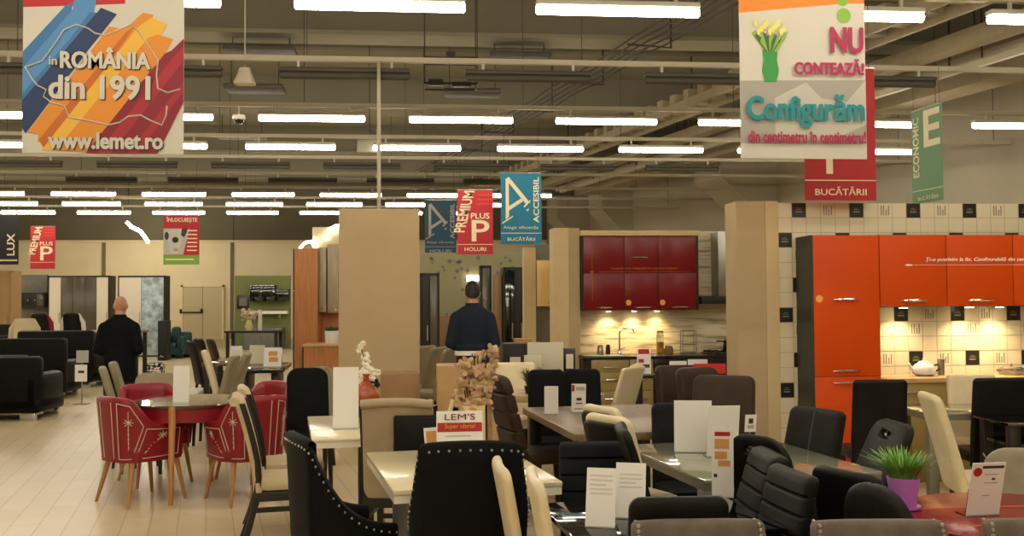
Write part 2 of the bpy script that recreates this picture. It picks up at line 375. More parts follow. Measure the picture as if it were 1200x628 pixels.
for i in range(8):
    q = a + RWd*(i*3.4+.5); obj('hanger_rod', MB().tube([q, (q.x, q.y, ZC)], .015, 6), 'cable', r)
for px, py, z, w, h, t0, t1, lab, m2 in ((1100, 58, 5.2, .3, .22, -7, 18, 'pale square girder under the cable ladder', 'girder'), (1130, 72, 5.15, .12, .12, -6, 18, 'thin pale pipe between two girders by the ceiling', 'pipe_paint'), (1150, 55, 5.5, .22, .2, -6, 18, 'second pale girder further from the cable ladder', 'girder'), (1110, 100, 5.1, .6, .35, -6, 16, 'broad beige duct along the top of the long wall', 'girder'), (1130, 80, 4.9, .09, .09, -3, 4, 'short slanting pipe end beside the broad duct', 'pipe_paint'), (900, 150, 5.0, .12, .1, -6, 12, 'narrow pipe below the cable ladder toward the rear', 'pipe_paint')):
    a, b_ = along(px, py, z, t0, t1); r = thing('hanging_girder' if h > .13 else 'hanging_pipe', lab, 'girder' if h > .13 else 'pipe')
    mb = MB(); bar(mb, a, b_, w, h); obj('beam_body', mb, m2, r)
    for i in range(int((t1-t0)/3)+1):
        q = a + RWd*(i*3+.3); obj('hanger_rod', MB().tube([(q.x, q.y, q.z+h/2-.01), (q.x, q.y, ZC)], .014, 6), 'cable', r)
a, b_ = along(720, 85, 5.4, -5, 14)
r = thing('hanging_cable_run', 'dark sagging cable bundle on brackets under the ceiling middle', 'cables')
for j in range(5):
    pts = []
    for i in range(25):
        t = i/24; q = a + (b_-a)*t - nr*(j*.12); pts.append((q.x+.015*math.sin(i*2.1+j), q.y, q.z + .02*math.sin(i*PI/2+j*.3) + .02*j))
    obj('cable', MB().tube(pts, .016, 5), 'cable', r)
for i in range(8):
    q = a + RWd*(i*2.6+.3); obj('bracket', MB().tube([(q.x, q.y, ZC), (q.x, q.y, q.z-.1), tuple(q-nr*.7+Vector((0, 0, -.1)))], .018, 5), 'cable', r)
p = WD(528, 80, 13.2)
r = thing('hanging_bracket_frame', 'dark wire frame with clamps hanging between lamp rows', 'frame', p)
mb = MB()
for sx in (-.35, .35):
    for sy in (-.2, .2): mb.tube([(sx, sy, -.25), (sx, sy, ZC-p.z)], .008, 5)
for z in (-.25, .1):
    mb.tube([(-.35, -.2, z), (.35, -.2, z), (.35, .2, z), (-.35, .2, z), (-.35, -.2, z)], .014, 6)
obj('wire_frame', mb, 'cable', r)
for c_, d_ in (((-.2, 0, -.2), (.2, .12, .08)), ((.15, 0, -.22), (.26, .1, .06)), ((.0, 0, .14), (.12, .12, .16))): obj('clamp', MB().box(c_, d_, .01), 'cable', r)

# ---------------------------------------------------------------- hanging banners
def banner(label, px0, px1, py0, py1, D, yaw=0, top=None, cord_to=None, base='b_white', width=None):
    c = WD((px0+px1)/2, py1, D); W = width or (px1-px0)*D/FPX; H = (py1-py0)*D/FPX
    r = thing('hanging_banner', label, 'banner', c, math.radians(-yaw))
    obj('sheet', MB().ext(-W/2, W/2, 0, .004, 0, H + (top or 0)), base, r, False)
    mb = MB(); Ht = H+(top or 0); ct = (cord_to or ZT+.16)-c.z
    mb.tube([(-W/2, .002, Ht), (W/2, .002, Ht)], .008, 6); obj('top_rod', mb, 'steel', r)
    for sx in (-.42, .42): obj('cord', MB().tube([(sx*W, .002, Ht), (sx*W, .002, max(ct, Ht+.05))], .003, 4), 'cable', r)
    return r, W, H
def printed(name, r, W, H, polys, y=-.001):
    mats = []; mb = MB()
    for i, (m, pts) in enumerate(polys):
        if m not in mats: mats.append(m)
        mb.cur = mats.index(m); yy = y-.0008*i
        mb.add([((u-.5)*W, yy, (1-v)*H) for u, v in pts], [list(range(len(pts)))[::-1]])
    return obj(name, mb, mats, r, False)
def ptext(s, r, W, H, u0, u1, v0, v1, m, **kw): return text(kw.pop('name', 'lettering'), s, r, (u0-.5)*W, (u1-.5)*W, (1-v1)*H, (1-v0)*H, m, **kw)
def ring_pts(cu, cv, ru, rv, n=20): return [(cu+ru*math.cos(2*PI*i/n), cv+rv*math.sin(2*PI*i/n)) for i in range(n)]
# 1 tricolour banner
r, W, H = banner('large white banner with blue, orange and red brush stripes and a web address', 29, 213, 0, 180, 7.55, top=.12)
def Z1(*p): return [((x-95)/572, y/563) for x, y in p]
printed('stripe_print', r, W, H, [
    ('b_red', Z1((95, -60), (460, -60), (455, 5), (300, 15), (95, 25))),
    ('b_blue', Z1((95, 190), (245, 15), (270, 5), (265, 40), (95, 290))), ('b_sky', Z1((95, 250), (270, 30), (275, -20), (355, -20), (345, 45), (300, 95), (95, 345))),
    ('b_blue', Z1((95, 345), (260, 140), (330, 40), (365, 40), (95, 400))),
    ('b_navy', Z1((95, 370), (370, 22), (427, 45), (330, 175), (108, 492), (95, 470))),
    ('b_orange', Z1((115, 487), (400, 92), (455, 100), (520, 38), (557, 45), (552, 75), (190, 520), (150, 522), (155, 492))),
    ('b_dorange', Z1((155, 515), (460, 110), (495, 85), (200, 520), (175, 550))),
    ('b_yellow', Z1((165, 552), (500, 95), (550, 55), (607, 78), (590, 112), (560, 150), (320, 480), (240, 552))),
    ('b_orange', Z1((215, 552), (540, 130), (575, 118), (628, 135), (605, 178), (325, 558))),
    ('b_dred', Z1((320, 562), (600, 188), (622, 178), (667, 132), (667, 370), (575, 562))),
    ('b_crimson', Z1((360, 562), (620, 215), (667, 160), (667, 215), (410, 562))), ('b_crimson', Z1((470, 562), (667, 290), (667, 330), (505, 562)))])
outl = [(105, 248), (165, 225), (215, 150), (240, 108), (285, 88), (325, 100), (350, 118), (385, 126), (420, 112), (450, 98), (480, 82), (510, 112), (530, 145), (560, 190), (575, 215), (570, 270), (575, 320), (610, 335), (655, 322)]
out2 = [(105, 248), (130, 290), (150, 315), (180, 330), (170, 355), (200, 378), (245, 390), (262, 432), (320, 440), (400, 458), (440, 448), (470, 425), (515, 420), (550, 440), (590, 456), (605, 420), (608, 385)]
mb = MB()
for pl in (outl, out2):
    pts = [((u-.5)*W, -.013, (1-v)*H) for u, v in Z1(*pl)]; mb.tube(pts, .006, 4)
obj('map_outline', mb, 'b_white', r)
for dx, dz, m2, yy in ((.006, -.006, 'b_shadow', -.015), (0, 0, 'b_white', -.018)):
    for s, x0, x1, y0, y1 in (('in', 190, 218, 208, 238), ('ROMÂNIA', 230, 548, 172, 250), ('din 1991', 190, 548, 275, 365), ('www.lemet.ro', 190, 594, 486, 547)):
        o = ptext(s, r, W, H, (x0-95)/572+dx, (x1-95)/572+dx, y0/563-dz, y1/563-dz, m2, y=yy, bold=.02)
        if s != 'in': heavy(o, .003, .002)
# 2 configure banner
r, W, H = banner('white and orange banner with a green tulip vase and magenta and teal words', 866, 1019, 0, 186, 7.6, top=.12)
def Z2(*p): return [((x-40)/403, y/487) for x, y in p]
printed('picture_print', r, W, H, [
    ('b_orange2', Z2((40, -60), (443, -60), (443, 0), (360, 4), (40, 38))), ('b_grey', Z2((40, 248), (443, 240), (443, 300), (40, 300))), ('b_grey', Z2((40, 299), (443, 285), (443, 440), (40, 440))),
    ('b_lgrey', Z2((150, 300), (250, 250), (300, 300), (380, 310), (443, 240), (443, 380), (330, 430), (150, 430))),
    ('b_white', Z2((40, 455), (180, 450), (300, 445), (443, 438), (443, 487), (40, 487))),
    ('b_lgreen', ring_pts((375-40)/403, 40/487, 23/403, 23/487)), ('b_lgreen', ring_pts((372-40)/403, -8/487, 18/403, 18/487)),
    ('b_vase', Z2((112, 152), (160, 152), (158, 185), (164, 215), (155, 250), (118, 250), (110, 215), (116, 185)))] +
    [('leaf_dark' if i % 3 else 'b_lgreen', Z2((122+2*i, 158), (78+9*i, 100+(i % 4)*9), (88+9*i, 92+(i % 3)*9), (134+2*i, 158))) for i in range(13)] +
    [('b_tulip', ring_pts((90+9*i-40)/403, (70+(i*7 % 4)*9)/487, 6/403, 12/487, 8)) for i in range(11)])
for s, x0, x1, y0, y1, m2, bo in (('NU', 328, 432, 80, 160, 'b_magenta', .02), ('CONTEAZĂ!', 210, 432, 178, 228, 'b_magenta', .02), ('Configurăm', 58, 432, 290, 392, 'b_tealtxt', .022), ('din centimetru în centimetru!', 60, 435, 403, 440, 'b_magenta', .02)):
    heavy(ptext(s, r, W, H, (x0-40)/403, (x1-40)/403, y0/487, y1/487, m2, y=-.03, bold=bo), .004 if s[0] != 'd' else .0015, .002)
# 3 red kitchens banner
r, W, H = banner('plain red banner half hidden behind the tulip vase banner', 942, 1029, 78, 235, 8.6, base='b_red')
ptext('P', r, W, H, .3, .7, .12, .8, 'b_cream', bold=.0); ptext('BUCĂTĂRII', r, W, H, .14, .86, .895, .96, 'b_cream', bold=.015)
printed('rule', r, W, H, [('b_cream', [(0, .845), (1, .845), (1, .852), (0, .852)])])
# 4 teal
def accesibil(label, px, py, D, base, foot, txt):
    r, W, H = banner(label, px[0], px[1], py[0], py[1], D, base=base)
    A = [((u, v)) for u, v in ((.04, .70), (.2, .68), (.2, .64), (.14, .63))]
    printed('letter_print', r, W, H, [(txt, [(.12, .09), (.2, .07), (.2, .62), (.12, .66)]), (txt, [(.12, .09), (.2, .06), (.72, .42), (.62, .44)]), (txt, [(.2, .47), (.5, .36), (.55, .40), (.2, .53)]), (txt, [(.03, .70), (.3, .60), (.3, .62), (.03, .72)]), (txt, [(.56, .47), (.72, .38), (.73, .40), (.58, .49)]),
        (txt, [(.62, .52), (.7, .5), (.66, .545)]), (txt, [(0, .843), (1, .843), (1, .852), (0, .852)])])
    ptext('ACCESIBIL', r, W, H, .8, .94, .06, .70, txt, rot=90, bold=.02)
    ptext('Alege eficiența', r, W, H, .06, .92, .745, .8, txt if txt == 'b_cream' else 'b_grey'); ptext(foot, r, W, H, .16, .84, .895, .955, txt, bold=.015)
accesibil('bright teal banner with a large letter, nearest of the teal pair', (587, 635), (202, 286), 15.6, 'b_teal', 'BUCĂTĂRII', 'b_cream')
accesibil('darker teal banner with a large letter, beside the red premium banner', (498, 535), (234, 299), 20.0, 'b_dteal', 'HOLURI', 'b_grey')
def premium(label, px, py, D, foot):
    r, W, H = banner(label, px[0], px[1], py[0], py[1], D, base='b_red')
    t = ptext('PREMIUM', r, W, H, .05, .35, .02, .66, 'b_cream', rot=90, bold=.02, slant=.3*W)
    ptext('PLUS', r, W, H, .38, .9, .36, .45, 'b_cream', bold=.015); ptext('P', r, W, H, .4, .9, .47, .8, 'b_cream', bold=.01)
    if foot: ptext(foot, r, W, H, .2, .8, .89, .95, 'b_cream', bold=.015)
    printed('rule', r, W, H, [('b_cream', [(0, .843), (1, .843), (1, .852), (0, .852)])] + [('b_lred', [(.55, .07+.07*i), (.95, .07+.07*i), (.95, .09+.07*i), (.55, .09+.07*i)]) for i in range(3)])
premium('red banner with slanted cream lettering between the two teal banners', (536, 578), (222, 298), 17.8, 'HOLURI')
premium('small red banner with slanted cream lettering over the wardrobes', (36, 64), (265, 315), 26.7, None)
r, W, H = banner('black banner with upright cream letters, at the hall edge beside a red one', -8, 21, 251, 310, 24.0, base='b_black')
ptext('LUX', r, W, H, .55, .85, .38, .82, 'b_cream', rot=90, bold=.02); printed('rule', r, W, H, [('b_cream', [(.05, .9), (.95, .9), (.95, .93), (.05, .93)])])
r, W, H = banner('poster banner with a pale animal face, red side and green foot', 192, 233, 252, 310, 19.6, base='b_red')
printed('picture_print', r, W, H, [('b_lgrey', [(0, .27), (.72, .27), (.55, .8), (0, .8)]), ('b_white', [(.15, .3), (.5, .28), (.5, .55), (.4, .78), (.2, .78), (.12, .5)]), ('b_shadow', ring_pts(.09, .42, .06, .08)), ('b_shadow', [(.52, .27), (.7, .27), (.58, .45), (.48, .4)]), ('b_black', ring_pts(.33, .5, .09, .06)), ('b_grey', ring_pts(.34, .7, .07, .03)),
    ('b_lgreen', [(0, .81), (1, .81), (1, 1), (0, 1)])] + [('b_cream', [(.66, .3+.08*i), (.94, .3+.08*i), (.94, .325+.08*i), (.66, .325+.08*i)]) for i in range(6)] + [('b_cream', [(.06, .88), (.85, .88), (.85, .91), (.06, .91)])])
ptext('ÎNLOCUIEȘTE', r, W, H, .08, .94, .03, .16, 'b_cream', bold=.02)
r, W, H = banner('green banner turned edgewise near the cable ladder', 1073, 1101, 125, 237, 12.0, yaw=86, base='b_green', width=.65)
ptext('ECONOMIC', r, W, H, .06, .26, .08, .72, 'b_cream', rot=90, bold=.02); ptext('E', r, W, H, .42, .95, .03, .42, 'b_cream', bold=.02); ptext('BUCĂTĂRII', r, W, H, .2, .85, .92, .97, 'b_cream')
printed('rule', r, W, H, [('b_cream', [(0, .86), (1, .86), (1, .868), (0, .868)])])
# ================================================================ chairs
PUT = []; TOPZ = {}
TUNE = {'taupe quilted chair behind the white price stand on the red table': (1.07, -0.152, 1),
    'black velvet armchair with nailhead rim, seen from behind in front of the price sign': (0.963, -1, 0.849),
    'black velvet armchair with nailhead wing, side on at the hall aisle': (0.999, 0.706, 0.875),
    'cream leather chair side on, left of a pair at the black glass table': (1.063, -0.223, 0.745),
    'cream leather chair side on, right of a pair at the black glass table': (1.011, 0.862, 0.74),
    'black chair with horizontal channels behind the two papers on black glass': (1.037, 0.982, 0.986),
    'slim black chair seen edge on beside the greenish glass table': (0.965, -5, 0.852),
    'low black leather chair back before the tall orange price stand': (0.94, -5, 0.815),
    'black-backed chair with cream front, rear of two before the walnut table': (1.006, 5, 0.823),
    'black-backed chair with cream front, front of two before the walnut table': (0.996, 2.129, 1),
    'charcoal chair behind the leaning white papers on the greenish glass table': (1.008, -1.61, 0.91),
    'ribbed dark leather chair turned side on beside the tall price stand': (1.03, 3.643, 1),
    'ribbed dark leather chair turned side on, in front of its ribbed twin': (1.055, -5, 0.74),
    'smooth dark leather chair back to back with the ribbed chairs': (0.965, -5, 0.74),
    'dark leather chair with sloping back top beside the purple flowerpot': (0.963, 2.618, 0.87),
    'dark leather chair with stitched cross seams behind the brown table': (1.069, 5, 0.995),
    'dark leather chair with oval grip hole, leaning away from the brown table': (1.054, -5, 1),
    'dark leather chair with grip hole and small tag beside the greenish table': (0.988, -1.197, 0.91),
    'brown padded chair nearest the tap, before the red kitchen': (1.044, -0.97, 1),
    'brown padded chair in the middle of three before the red kitchen': (1.012, -1.879, 0.907),
    'brown ribbed chair side on beside the dried flowers': (0.957, -1.193, 1),
    'slim cream chair with black rim behind the tall cream vase': (1.061, -0.122, 0.982),
    'black chair behind the blank white card on the walnut table': (0.976, 0.506, 1),
    'black chair behind the printed card on the walnut table': (1.007, -1.817, 1),
    'cream leather chair side on before the olive kitchen drawers': (1.019, 5, 0.74),
    'second cream chair close behind the one at the olive drawers': (1.006, 1.413, 1),
    'square cream chair behind the pale wood table with the small plant': (0.994, -1.049, 1),
    'tall black chair at the black glass side table before the orange kitchen': (0.97, -0.955, 0.858),
    'cream leather chair on a grey column, side on before the orange kitchen': (0.979, 1.481, 1),
    'square cream chair behind the grey glass table at the orange kitchen': (1.021, 0.064, 1),
    'black chair behind the blank sheet on the pale table by the oak kitchen': (1.003, -5, 1),
    'grey green chair with rounded back beside the oak chest': (1.07, 0.356, 1),
    'taupe leather chair side on, left of a pair beyond the red chairs': (1.008, -1.177, 0.923),
    'taupe leather chair side on, right of a pair beyond the red chairs': (1.014, 0.702, 0.954),
    'taupe chair facing us behind the white card on the red table': (0.966, 1.928, 0.74),
    'olive taupe chair leaning, left of two behind the red table': (0.984, 1.589, 1),
    'cream chair leaning beside the black chairs on the pale platform': (0.989, 0.786, 0.991),
    'black chair at the end of the pale platform, farthest from the cream chair': (1.029, -0.954, 0.841),
    'dark brown chair behind the black pair near the far door': (1.003, 0.428, 1),
    'grey taupe chair half hidden by the beige partition near the man in navy': (1.013, 3.582, 1),
    'grey taupe chair, closest of three to the man in navy': (0.972, -0.01, 1)}
def back_rings(H, z0, w0, w1, th, lean, rc=.05, ribs=0, bend=0, N=36, e=5, n=28, y0=-.2, p=1.5, groove=.45, scurve=0, cutx=0):
    rings = []; zs = [z0+(H-rc-z0)*i/N for i in range(N+1)] + [H-rc+rc*math.sin(PI/2*i/7) for i in range(1, 8)]
    rt = min(th/2, rc)
    for z in zs:
        t = (z-z0)/(H-z0); w = w0+(w1-w0)*t; d = th; dz = H-z; dzb = z-z0
        if dz < rc: w -= 2*(rc-math.sqrt(max(0, rc*rc-(rc-dz)**2)))
        if dz < rt: d *= .25+.75*math.sqrt(max(0, 1-((rt-dz)/rt)**2))
        if dzb < .03: d *= .7+.3*dzb/.03
        if ribs: d *= 1-groove*max(0, 1-abs(math.sin(PI*ribs*t))*3.2)
        y = y0 - lean*t**p + scurve*math.sin(PI*t)
        ring = sup(w, d, e, n, 0, y, z)
        if bend: ring = [(x, yy+bend*(2*x/max(w, .01))**2*(.3+.7*t), zz) for x, yy, zz in ring]
        rings.append(ring)
    return rings
def leg_taper(parent, m, x0, y0, z0, x1, y1, r0=.022, r1=.012, square=False):
    mb = MB()
    if square: mb.loft([sup(r1*2, r1*2, 12, 12, x1, y1, 0), sup(r0*2, r0*2, 12, 12, x0, y0, z0)])
    else: mb.tube([(x1, y1, 0), (x0, y0, z0)], [r1, r0], 12)
    return obj('leg', mb, m, parent)
def make_parsons(name, label, cat='chair', group=None, m='black_leather', H=1.0, w=.43, w1=None, th=.075, lean=.11, ribs=0, legs='wood', legm='black_wood', seatm=None, bend=0, rc=.05, seam=None, shell=None, studs=False, hole=False, seat_h=.48, scurve=0, depth=.43, p=1.5, side_panel=None, skirt=.08, roll=None, drop=.012):
    r = thing(name, label, cat, (0, 0, 0), 0, group); TOPZ[label] = H
    mb = MB(); mb.loft(back_rings(H, seat_h-.1, w, w1 or w*.95, th, lean, rc, ribs, bend, N=110 if ribs else 36, scurve=scurve, p=p, groove=.55)); bk = obj('backrest', mb, m, r)
    if hole:
        yt = -.2-lean*((H-.07-seat_h+.1)/(H-seat_h+.1))**p
        hb = MB(); hb.loft([[(x, yt-.1, z+H-.07) for x, z, _ in sup(.12, .045, 3, 20)], [(x, yt+.1, z+H-.07) for x, z, _ in sup(.12, .045, 3, 20)]])
        boolean_cut(bk, hb)
        rg = MB(); rg.tube([(x, yt+.002, z+H-.07) for x, z, _ in sup(.12, .045, 3, 24)] + [(sup(.12, .045, 3, 24)[0][0], yt+.002, sup(.12, .045, 3, 24)[0][1]+H-.07)], .008, 6); o = obj('grip_ring', rg, 'chrome', r)
    def yb(t): return -.2-lean*t**p+scurve*math.sin(PI*t)
    if shell:      # a second colour on the rear face of the back
        mb = MB(); rr = back_rings(H-drop, seat_h-.12, w*.97, (w1 or w*.95)*.96, th*.55, lean, rc, 0, bend, scurve=scurve, p=p); mb.loft([[(x, y-th*.42, z) for x, y, z in q] for q in rr]); obj('back_shell', mb, shell, r)
    if roll:
        mb = MB(); ww = (w1 or w*.95); mb.tube([(-ww/2, yb(1)-.02, H-.02), (-ww*.25, yb(1)-.012, H-.012), (0, yb(1)-.01, H-.01), (ww*.25, yb(1)-.012, H-.012), (ww/2, yb(1)-.02, H-.02)], .028, 12); obj('top_roll', mb, roll, r)
    if side_panel:
        mb = MB(); mb.ext(-.02, w*.60, -.2-lean*.95-th*.62, -.2-lean*.35-th*.35, seat_h+.12, H-.085, .015); obj('back_panel', mb, 'black_leather', r)
    if seam == 'cross':
        mb = MB()
        for sgn in (1, -1):
            pts = []
            for i in range(13):
                t = .2+.78*i/12; pts.append((0, yb(t)+sgn*(th*.5), seat_h-.1+(H-seat_h+.1)*t))
            mb.tube(pts, .006, 5)
            t = .55; mb.tube([(-w*.46, yb(t)+sgn*th*.5, seat_h-.1+(H-seat_h+.1)*t), (w*.46, yb(t)+sgn*th*.5, seat_h-.1+(H-seat_h+.1)*t)], .006, 5)
        obj('stitching', mb, 'seam_thread', r)
    if seam == 'quilt':
        mb = MB()
        for k in range(-3, 4):
            for s2 in (1, -1):
                pts = []
                for i in range(9):
                    t = .35+.6*i/8; x = k*.1+s2*(t-.65)*.35
                    if abs(x) < w*.46: pts.append((x, yb(t)+th*.5, seat_h-.1+(H-seat_h+.1)*t))
                if len(pts) > 2: mb.tube(pts, .004, 4)
        obj('stitching', mb, m, r)
    if studs:
        mb = MB()
        for sgn in (-1, 1):
            for fr in (-1, 1):
                for i in range(22):
                    t = .3+.68*i/21; ww = (w + ((w1 or w*.95)-w)*t)/2-.02
                    mb.ball((sgn*ww, yb(t)+fr*th*.5+bend*(ww*2/w)**2*(.3+.7*t), seat_h-.1+(H-seat_h+.1)*t), .0075, 6, 4)
        obj('nail_trim', mb, 'nailhead', r)
    sm = seatm or m
    mb = MB(); cushion(mb, w, depth, seat_h-skirt, seat_h, 7, 0, .0); obj('seat', mb, sm, r)
    zt = seat_h-skirt+.01
    if legs == 'wood':
        for x in (-1, 1):
            leg_taper(r, legm, x*(w/2-.04), depth/2-.04, zt, x*(w/2-.03), depth/2-.02, .021, .014, True); leg_taper(r, legm, x*(w/2-.04), -depth/2+.03, zt, x*(w/2-.03), -depth/2-.03, .021, .014, True)
    elif legs == 'rear_curve':
        for x in (-1, 1):
            leg_taper(r, legm, x*(w/2-.025), depth/2-.03, zt, x*(w/2-.03), depth/2-.02, .022, .016, True)
            mb = MB(); mb.loft([sup(.036, .04, 10, 12, x*(w/2-.02), -.2-.12*(1-z/.5)**1.6, z) for z in (0, .1, .2, .3, .4, .5)] + [sup(.036, .036, 10, 12, x*(w/2-.008), yb((z-seat_h+.1)/(H-seat_h+.1))+th*.34, z) for z in (.6, .7, .8, .9, H-.03)]); obj('rear_post', mb, legm, r)
        mb = MB()
        for x in (-1, 1): mb.ext(x*(w/2-.028)-.01, x*(w/2-.028)+.01, -.24, depth/2-.03, .28, .31)
        mb.ext(-w/2+.03, w/2-.03, depth/2-.05, depth/2-.03, .2, .23); obj('stretcher', mb, legm, r)
        mb = MB(); mb.ext(-w/2, w/2, -depth/2-.02, depth/2, seat_h-.13, seat_h-.07, .006); obj('seat_rail', mb, legm, r)
    elif legs == 'sled':
        mb = MB()
        for x in (-1, 1):
            X = x*(w/2-.03); mb.tube([(X, -.17, seat_h-.09), (X, .14, seat_h-.09), (X, .19, seat_h-.12), (X, .2, .1), (X, .19, .035), (X, .15, .014), (X, -.2, .014)], .013, 8)
        mb.tube([(-w/2+.03, -.2, .014), (w/2-.03, -.2, .014)], .013, 8); obj('sled_frame', mb, legm, r)
    elif legs == 'column':
        mb = MB(); mb.ext(-.05, .05, -.04, .04, .03, zt+.02, .01); obj('pedestal_column', mb, legm, r)
        mb = MB(); mb.ext(-.2, .2, -.2, .2, 0, .03, .01); obj('base_plate', mb, legm, r)
    return r
def catmull(pts, n):
    out = []
    P = [pts[0]]+list(pts)+[pts[-1]]
    for i in range(1, len(P)-2):
        for k in range(n):
            t = k/n; a, b, c, d = (Vector(P[i-1]), Vector(P[i]), Vector(P[i+1]), Vector(P[i+2]))
            out.append(.5*((2*b)+(c-a)*t+(2*a-5*b+4*c-d)*t*t+(3*b-a-3*c+d)*t**3))
    out.append(Vector(pts[-1])); return out
def shell(mb, path, zb, th, taper=.92, nz=10, flare=0):
    """upholstered shell that wraps a seat: path = [(x, y, z_top)] from one arm front round the back to the other"""
    n = len(path); cx = sum(p[0] for p in path)/n; cols = []
    for i, p in enumerate(path):
        a = path[max(0, i-1)]; b = path[min(n-1, i+1)]
        tx, ty = b[0]-a[0], b[1]-a[1]; L = math.hypot(tx, ty) or 1; nx, ny = -ty/L, tx/L       # inward normal
        col = []
        for k in range(nz+1):       # outside, upward
            t = k/nz; z = zb+(p[2]-zb)*t; sc = taper+(1-taper)*(z-zb)/.5
            col.append((p[0]*sc, p[1]*sc, z))
        ox, oy, oz = col[-1]
        for q in (.3, .7): col.append((ox+nx*th*q, oy+ny*th*q, oz+th*.22))
        for k in range(nz, -1, -1):
            t = k/nz; z = zb+(p[2]-zb)*t; sc = taper+(1-taper)*(z-zb)/.5
            col.append((p[0]*sc+nx*th, p[1]*sc+ny*th, z))
        cols.append(col)
    return mb.loft(cols, True, True)
def make_tub(name, label, group=None):
    """red dining armchair: facetted back panels, stitched ornaments and splayed oak legs"""
    r = thing(name, label, 'armchair', (0, 0, 0), 0, group)
    pts = [(-.285, .24, .615), (-.305, .08, .63), (-.30, -.06, .645), (-.285, -.13, .70), (-.24, -.22, .81), (-.17, -.29, .835), (0, -.315, .84), (.17, -.29, .835), (.24, -.22, .81), (.285, -.13, .70), (.30, -.06, .645), (.305, .08, .63), (.285, .24, .615)]
    path = catmull(pts, 5)
    mb = MB(); shell(mb, path, .34, .055, .86); obj('back_shell', mb, 'red_leather', r, auto=60)
    mb = MB(); cushion(mb, .5, .5, .34, .47, 5, 0, .02); obj('seat', mb, 'red_leather', r)
    # stitched lines and ornaments on the outside
    st = MB()
    n = len(path)
    def on(i, z, off=.004):
        i = max(0, min(n-1.001, i)); a = path[int(i)]; b = path[int(i)+1]; f = i-int(i); x = a[0]+(b[0]-a[0])*f; y = a[1]+(b[1]-a[1])*f
        sc = .86+.14*(z-.34)/.5; return (x*(sc+off*3), y*(sc+off*3), z)
    def line(uv): 
        pp = []
        for (i0, z0), (i1, z1) in zip(uv, uv[1:]):
            for k in range(7): t = k/6; pp.append(on(i0+(i1-i0)*t, z0+(z1-z0)*t))
        st.tube(pp, .0035, 5)
    def top(i): return path[int(max(0, min(n-1, i)))][2]
    mid = (n-1)/2
    for s in (1, -1):
        def I(k): return mid+s*k
        line([(I(4), .37), (I(4), .805), (I(9), .78), (I(14), .62), (I(9.5), .37), (I(4), .37)])
        line([(I(11), .37), (I(15.5), .6), (I(28), .585), (I(28), .38), (I(11), .37)])
        line([(I(2.2), .37), (I(2.2), .81)])
        c = (I(8.2), .655)     # rosette
        for a in range(8):
            st.tube([on(c[0], c[1]), on(c[0]+2.0*math.cos(a*PI/4), c[1]+.035*math.sin(a*PI/4))], .003, 4)
        st.ball(on(*c), .012, 8, 5); st.tube([on(I(8.2), .74), on(I(8.0), .44)], .003, 4)
        for k in range(5): st.ball(on(I(8.1), .46+.035*k), .006, 6, 4)
        c = (I(23), .545)
        for a in range(8):
            st.tube([on(c[0], c[1]), on(c[0]+1.6*math.cos(a*PI/4), c[1]+.028*math.sin(a*PI/4))], .003, 4)
        st.ball(on(*c), .01, 8, 5); st.tube([on(I(24), .56), on(I(14.5), .41)], .003, 4)
        for k in range(5): st.ball(on(I(15.5+1.5*k), .425+.022*k), .005, 6, 4)
    obj('stitching', st, 'pale_grey', r)
    for x in (-1, 1):
        leg_taper(r, 'leg_oak', x*.19, .19, .36, x*.24, .25, .022, .012); leg_taper(r, 'leg_oak', x*.17, -.17, .36, x*.23, -.25, .022, .012)
    return r
def make_nail(name, label, group=None):
    """black velvet dining armchair with a sweeping wing edge lined with nailheads"""
    r = thing(name, label, 'armchair', (0, 0, 0), 0, group)
    pts = [(-.25, .2, .575), (-.26, .1, .59), (-.262, .0, .625), (-.255, -.09, .69), (-.24, -.155, .77), (-.222, -.205, .86), (-.207, -.238, .935), (-.186, -.262, .967), (0, -.282, .978)]
    pts = pts + [(-x, y, z) for x, y, z in pts[:-1]][::-1]
    path = catmull(pts, 5)
    mb = MB(); shell(mb, path, .2, .06, .9); obj('back_shell', mb, 'black_velvet', r, auto=60)
    mb = MB(); cushion(mb, .46, .5, .25, .48, 6, 0, .03); obj('seat', mb, 'black_velvet', r)
    st = MB(); acc = 0; last = None
    for q in path:
        sc = .9+.1*(q[2]-.2)/.5; z = q[2]-.022; pp = Vector((q[0]*(sc+.012), q[1]*(sc+.012), z))
        if last is None or (pp-last).length > .027: st.ball(pp, .0055, 7, 5); last = pp
    obj('nail_trim', st, 'nailhead', r)
    for x in (-1, 1):
        leg_taper(r, 'black_wood', x*.19, .2, .27, x*.2, .22, .024, .015, True); leg_taper(r, 'black_wood', x*.17, -.17, .25, x*.2, -.24, .024, .015, True)
    return r
def put(r, px, D, a, off=.27):
    D0 = D; fD, da, sy = TUNE.get(r['label'], (1, 0, 1)); D *= fD; a += da
    f = heading(a); p = G(px, D); r.location = (p.x+f.x*off, p.y+f.y*off, 0); r.rotation_euler = (0, 0, rz_of(a)); top = TOPZ.get(r['label'], 1.0); r.scale = (1, sy, (1.6-(1.6-top)*fD)/top); PUT.append((r, px, D0, a-da, off)); return r

